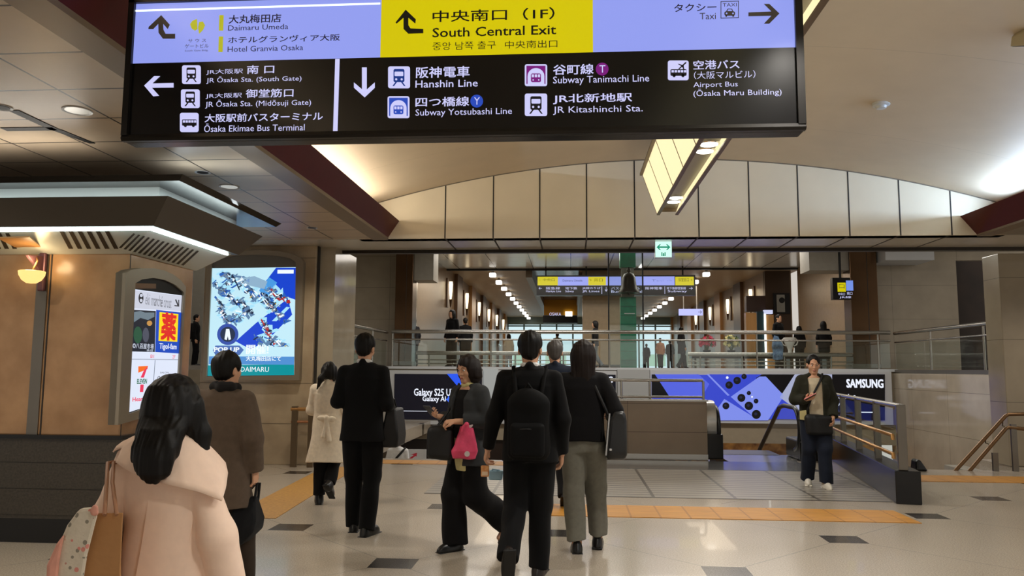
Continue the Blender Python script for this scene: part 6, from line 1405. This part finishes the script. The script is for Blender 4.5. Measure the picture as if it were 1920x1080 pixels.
# inverted back pleat, left edge lapped over
zpt = za(958, Y1 - .16) ; zpb = .55 * s1
mb = MB()
def back(x, z):  # a point just proud of the coat's back
    zz = np.array([.55, .86, .96, 1.08, 1.2, 1.32]) * s1; aa = np.interp(z, zz, np.array([.24, .188, .18, .168, .176, .178]) * s1); bb_ = np.interp(z, zz, np.array([.185, .13, .126, .12, .125, .118]) * s1)
    return (x, -bb_ * max(0, 1 - (abs(x) / aa) ** 2.4) ** (1 / 2.4), z)
rows = []
for k in range(9):
    z = zpt + (zpb - zpt) * k / 8; u = k / 8; xl_ = -.012 - .05 * u
    pl, pr = back(xl_, z), back(xl_ + .15 + .02 * u, z)
    rows.append([(xl_, pl[1] + .006 - .024 * u, z), (xl_ + .05, back(xl_ + .05, z)[1] + .006 - .016 * u, z), (xl_ + .11, back(xl_ + .11, z)[1] + .006 - .010 * u, z), (xl_ + .15, back(xl_ + .15, z)[1] + .006, z), (xl_ + .15, back(xl_ + .15, z)[1] + .02, z), (xl_, pl[1] + .01, z)])
mb.loft(rows).build('back_pleat', C_pk, p1_, smooth=30, local=True)
# her paper bag and floral cloth bag
def at1(px, py, y): return atY(px, py, y)
kb = thing('paper_bag', 'brown paper shopping bag on the left shoulder of the woman in pink', 'bag', at1(190, 1080, Y1 - .22))
M_kraft = mat('kraft_paper', (170, 124, 78), .7, noise=.06, nscale=5, bump=.25, bscale=14)
ya, yb_ = Y1 - .235, Y1 - .05
top_ = [at1(180, 962, ya), at1(231, 961, ya - .01), at1(225, 968, yb_), at1(178, 968, yb_)]
bot = [at1(108, 1190, ya - .03), at1(228, 1190, ya - .04), at1(226, 1190, yb_ + .1), at1(118, 1190, yb_ + .1)]
MB().loft([[tuple(p) for p in bot], [tuple(a * .5 + b * .5 + Vector((0, -.012 if i < 2 else .01, 0))) for i, (a, b) in enumerate(zip(bot, top_))], [tuple(p) for p in top_]]).build('bag_body', M_kraft, kb, bevel=.004)
shl = INV[p1_].inverted() @ Vector(J1['shL'])
for (pa, qa) in ((196, 200), (219, 211)):
    a = at1(pa, 966, ya - .012); b = at1(qa, 905, Y1 - .16); c = at1(qa + 2, 868, Y1 - .06)
    MB().tube([a, b, c, c + Vector((0, .09, .0)), c + Vector((-.01, .15, -.1))], .0065, 8).build('strap', mat('tan_bag_cord', (150, 108, 78), .6), kb, smooth=True)
fb = thing('cloth_bag', 'white floral cloth bag with pink edge under the left arm of the woman in pink', 'bag', at1(120, 1080, Y1 - .2))
M_flo = mat('floral_cotton', (214, 204, 186), .85, nscale=26, rgb2=(206, 196, 178), bump=.2, bscale=60)
nt = M_flo.node_tree; tcn = nt.nodes.new('ShaderNodeTexCoord'); vo = nt.nodes.new('ShaderNodeTexVoronoi'); vo.inputs['Scale'].default_value = 34; nt.links.new(tcn.outputs['Object'], vo.inputs['Vector'])
ltn = nt.nodes.new('ShaderNodeMath'); ltn.operation = 'LESS_THAN'; ltn.inputs[1].default_value = .27; nt.links.new(vo.outputs['Distance'], ltn.inputs[0])
vr = nt.nodes.new('ShaderNodeValToRGB'); vr.color_ramp.elements[0].color = (*lin((140, 134, 120)), 1); vr.color_ramp.elements[1].color = (*lin((214, 140, 128)), 1); vr.color_ramp.elements[0].position = .45; vr.color_ramp.elements[1].position = .6
nt.links.new(vo.outputs['Color'], vr.inputs[0]); mxn = nt.nodes.new('ShaderNodeMix'); mxn.data_type = 'RGBA'; nt.links.new(ltn.outputs[0], mxn.inputs[0])
bs = nt.nodes['Principled BSDF']; nt.links.new(bs.inputs['Base Color'].links[0].from_socket, mxn.inputs[6]); nt.links.new(vr.outputs[0], mxn.inputs[7]); nt.links.new(mxn.outputs[2], bs.inputs['Base Color'])
def sheet(pxs, y0, y1, z1=None):
    f_ = [at1(*p, y0) for p in pxs]; b_ = [at1(*p, y1) for p in pxs]; return [tuple(v) for v in f_], [tuple(v) for v in b_]
f1, b1 = sheet([(184, 962), (178, 950), (150, 953), (126, 985), (103, 1040), (92, 1120), (120, 1180), (150, 1130), (164, 1040), (178, 985)], Y1 - .29, Y1 - .22)
o = MB().loft([f1, b1]).build('bag_body', M_flo, fb, bevel=.012)
f2, b2 = sheet([(121, 1000), (106, 1020), (88, 1060), (86, 1110), (95, 1150), (106, 1110), (112, 1050)], Y1 - .305, Y1 - .21)
MB().loft([f2, b2]).build('pink_edge', mat('pink_cotton', (222, 160, 142), .8, noise=.1, nscale=20), fb, bevel=.01)
f3, b3 = sheet([(168, 958), (176, 945), (184, 948), (185, 966), (172, 968)], Y1 - .30, Y1 - .23)
MB().loft([f3, b3]).build('pink_knot', MATS['pink_cotton'], fb, bevel=.008)

# person on the stairs below, and the notice board there
sx_ = ground(741, 15.25)[0]
pst, J, s_ = person('person in a white shirt with a black diagonal strap going down the stairs', (sx_, 15.42, -1.53), 0, 1.70, dict(), top=dict(mat=C_white, hem=.85, amp=.005), legs=dict(mat=C_black2, r=(.10, .08, .07)), hair=dict(type='short'), shoes=dict(mat=C_shoe), res=(.009, .010), face=False, seed=12)
MB().tube([(.16, -.02, 1.44), (.10, -.12, 1.36), (-.02, -.15, 1.22), (-.14, -.14, 1.08), (-.19, -.05, .98)], .022, 8).build('bag_strap', M_blackm, pst, smooth=True, local=True)
nb = thing('notice_board', 'small white notice board with a red arrow standing in the stairwell', 'notice board', (ground(778, 15.9)[0], 15.9, -1.7))
nx = nb.location.x; MB().box(nx - .2, nx + .22, 15.9, 15.93, za(866, 15.9), za(847, 15.9)).build('board', mat('white_board', (222, 224, 228), .4), nb); MB().box(nx - .02, nx + .02, 15.93, 15.96, -1.87, za(866, 15.9)).build('post', M_steeld, nb)
NB = Plane((0, 15.9, 0), (1, 0, 0), (0, -1, 0)); NB.parent = nb; NB.polys('red_arrow', [[(764, 862), (776, 853), (770, 852), (782, 849), (781, 856), (779, 855), (767, 864)]], mat('print_red_paint', (214, 50, 74), .5), 1)

# ------------------------------------------------------------------ people on the upper concourse (small in the picture)
LO = (.016, .016)
def far(label, px, ytop, H, rz, topc, legc, hairt='short', pose=None, hem=.80, y=None, z=UF, hm=HAIRM, zend=None, name='jacket'):
    y = y or FPX * (H + z - CAMH) / (690.5 - ytop)
    x = xa(px, y, 650)
    hr = dict(type=hairt, mat=hm)
    if zend: hr['zend'] = zend
    return person(label, (x, y, z), rz, H, pose or {}, top=dict(name=name, mat=topc, hem=hem, amp=.003), legs=dict(mat=legc, r=(.10, .08, .075)), hair=hr, shoes=dict(mat=C_shoe), res=LO, face=False)[0]
C_gy = cloth('grey_cloth', (96, 100, 104)); C_kh = cloth('khaki_coat', (108, 102, 78)); C_lb = cloth('beige_coat', (196, 180, 150)); C_pe = cloth('peach_jacket', (214, 160, 130)); C_dg = cloth('dark_grey_cloth', (44, 44, 48)); C_gr = cloth('light_grey_cloth', (150, 152, 156)); C_yg = cloth('yellow_green_knit', (176, 166, 90))
far('person in dark grey standing before the left bronze column of the concourse', 775, 601, 1.50, .6, C_dg, C_black2, y=23.7)
far('dark-haired person in black with pale scarf behind the upper railing, near the wood pilasters', 847, 580, 1.78, 2.6, C_black2, C_black2, 'long', zend=1.3, y=23.7)
far('man in a black coat behind the upper railing, right of the pale-scarf person', 872, 597, 1.72, 0.3, C_black, C_black2, hem=.6)
far('person in a beige coat before the bright doors of the concourse', 954, 627, 1.62, 0, C_lb, C_gr, 'bob', hem=.62, zend=1.35)
far('person in a khaki coat in the bright corridor, left of the beige pillar', 1045, 624, 1.68, 0, C_kh, C_dg, hem=.6)
far('woman in dark clothes striding left before the beige pillar', 1116, 602, 1.64, 1.57, C_black2, C_gy, 'bob', WALK_L, zend=1.36)
far('person in pale grey behind the striding woman at the beige pillar', 1138, 618, 1.66, 1.2, C_gr, C_gy)
far('person in a peach jacket walking away right of the green post', 1238, 634, 1.66, 0, C_pe, C_black2, pose=WALK_R)
far('small person in black next to the peach-jacketed walker', 1256, 637, 1.60, 0, C_black2, C_black2)
far('person in dark grey coat leaning into a stride at the corridor mouth', 1278, 614, 1.68, -1.2, C_dg, C_black2, pose=WALK_L, hem=.62)
far('person in black far away by the lit end doors, left of the peach jacket', 1212, 652, 1.65, 0, C_navy, C_black2, y=52)
far('man in a dark suit and white collar by the framed poster', 1461, 590, 1.72, -2.5, C_black, C_black2)
far('seated-looking person in black behind the white trophy', 1499, 611, 1.55, .2, C_black2, C_black2, 'bob', zend=1.2)
far('person in black with dark hair at the right end of the barrier rail', 1545, 602, 1.52, -.2, C_black2, C_dg, 'bob', zend=1.2, hem=.62)
y11 = 24.2; far('person in black with white shoes seen between the two left columns', 366, 593, 1.66, -1.3, C_black2, C_black2, y=y11)
bpk = thing('rucksack', 'dark rucksack on the back of the person between the two left columns', 'rucksack', (xa(352, y11), y11, 2.7))
f = Field((xa(352, y11) - .3, y11 - .2, 2.3), (xa(352, y11) + .3, y11 + .2, 3.1), .02); f.box((xa(352, y11), y11, 2.62), (.17, .14, .26), .1, k=0); o = f.build('bag_body', M_ruck, bpk); o.data.transform(INV[bpk])
# ------------------------------------------------------------------ things on the display bench behind the barrier rail
yb = 23.55
db = thing('display_bench', 'low black display bench behind the right barrier rail', 'bench', (xa(1450, yb), yb, UF))
MB().box(xa(1295, yb), xa(1555, yb), yb - .25, yb + .25, UF + .32, UF + .4).build('bench_top', M_black, db)
for px in (1302, 1390, 1480, 1548): MB().box(xa(px, yb) - .03, xa(px, yb) + .03, yb - .2, yb + .2, UF, UF + .32).build('leg', M_steeld, db)
def pot(nm, lab, px, pal, r, hgt, n, dark):
    x = xa(px, yb); t = thing(nm, lab, 'flowers', (x, yb, UF + .4)); z = UF + .4
    MB().lathe([(.09, 0), (.12, .16), (.11, .17), (0, .15)], (x, yb), 16, z).build('pot', M_blackm, t, smooth=40)
    rr_ = random.Random(px)
    for m_, k in pal:
        mb = MB()
        for i in range(k):
            a = rr_.random() * 6.28; e = math.acos(1 - 1.3 * rr_.random()); q = Vector((math.sin(e) * math.cos(a), math.sin(e) * math.sin(a), math.cos(e)))
            c = Vector((x, yb, z + hgt)) + q * r * (.55 + .5 * rr_.random()); w = .045 + .03 * rr_.random(); u = q.orthogonal().normalized(); v = q.cross(u)
            for p in range(5):
                b_ = p * 1.257; d_ = u * math.cos(b_) + v * math.sin(b_); e_ = u * math.cos(b_ + .6) + v * math.sin(b_ + .6); g_ = u * math.cos(b_ - .6) + v * math.sin(b_ - .6)
                mb.add([c, c + g_ * w * .7 + q * .015, c + d_ * w + q * .03, c + e_ * w * .7 + q * .015], [(0, 1, 2, 3)])
        mb.build('blossoms' if 'leaf' not in m_.name else 'leaves', m_, t)
    mb = MB()
    for i in range(9): a = i * .7; mb.tube([(x, yb, z + .1), (x + .4 * r * math.cos(a), yb + .4 * r * math.sin(a), z + hgt)], .008, 5)
    mb.build('stems', dark, t)
M_leaf = mat('leaf_green', (70, 96, 52), .5, noise=.2); M_red = mat('crimson_petal', (196, 24, 70), .5, noise=.15); M_cr2 = mat('cream_petal', (206, 196, 130), .5, noise=.15)
pot('flower_bouquet', 'crimson flower bouquet on the black display bench', 1326, ((M_red, 70), (M_leaf, 20)), .24, .36, 0, M_leaf)
pot('flower_bouquet', 'cream and green flower arrangement on the black display bench', 1372, ((M_cr2, 50), (M_leaf, 40)), .25, .36, 0, M_leaf)
x = xa(1484, yb - .1); tr = thing('trophy', 'white trophy cup on the black display bench', 'trophy', (x, yb, UF + .4))
MB().lathe([(.16, 0), (.16, .05), (.07, .08), (.05, .16), (.09, .28), (.16, .42), (.17, .55), (.15, .55), (0, .4)], (x, yb), 20, UF + .4).build('cup', mat('ivory_white', (208, 204, 196), .35), tr, smooth=40)
for q in (-1, 1): MB().tube([(x + q * .16, yb, UF + .92), (x + q * .24, yb, UF + .86), (x + q * .2, yb, UF + .74), (x + q * .12, yb, UF + .7)], .018, 8).build('handle', MATS['ivory_white'], tr, smooth=True)
x = xa(1452, yb - .3); z0, z1 = za(672, 22.85), za(628, 22.85)
bb = thing('umbrella_cover', 'pale blue folded cloth hanging over the barrier rail by the trophy', 'cloth', (x, 22.9, z0))
f = Field((x - .25, 22.7, z0 - .05), (x + .25, 23.05, z1 + .05), .02); f.column([(z0, .14, .05, x, 22.86), ((z0 + z1) / 2, .16, .07, x, 22.86), (z1, .07, .05, x, 22.88)], k=0); f.wrinkle(.01, 22, seed=3); o = f.build('cloth', mat('pale_blue_print', (120, 150, 178), .7, nscale=18, rgb2=(70, 98, 140)), bb); o.data.transform(INV[bb])
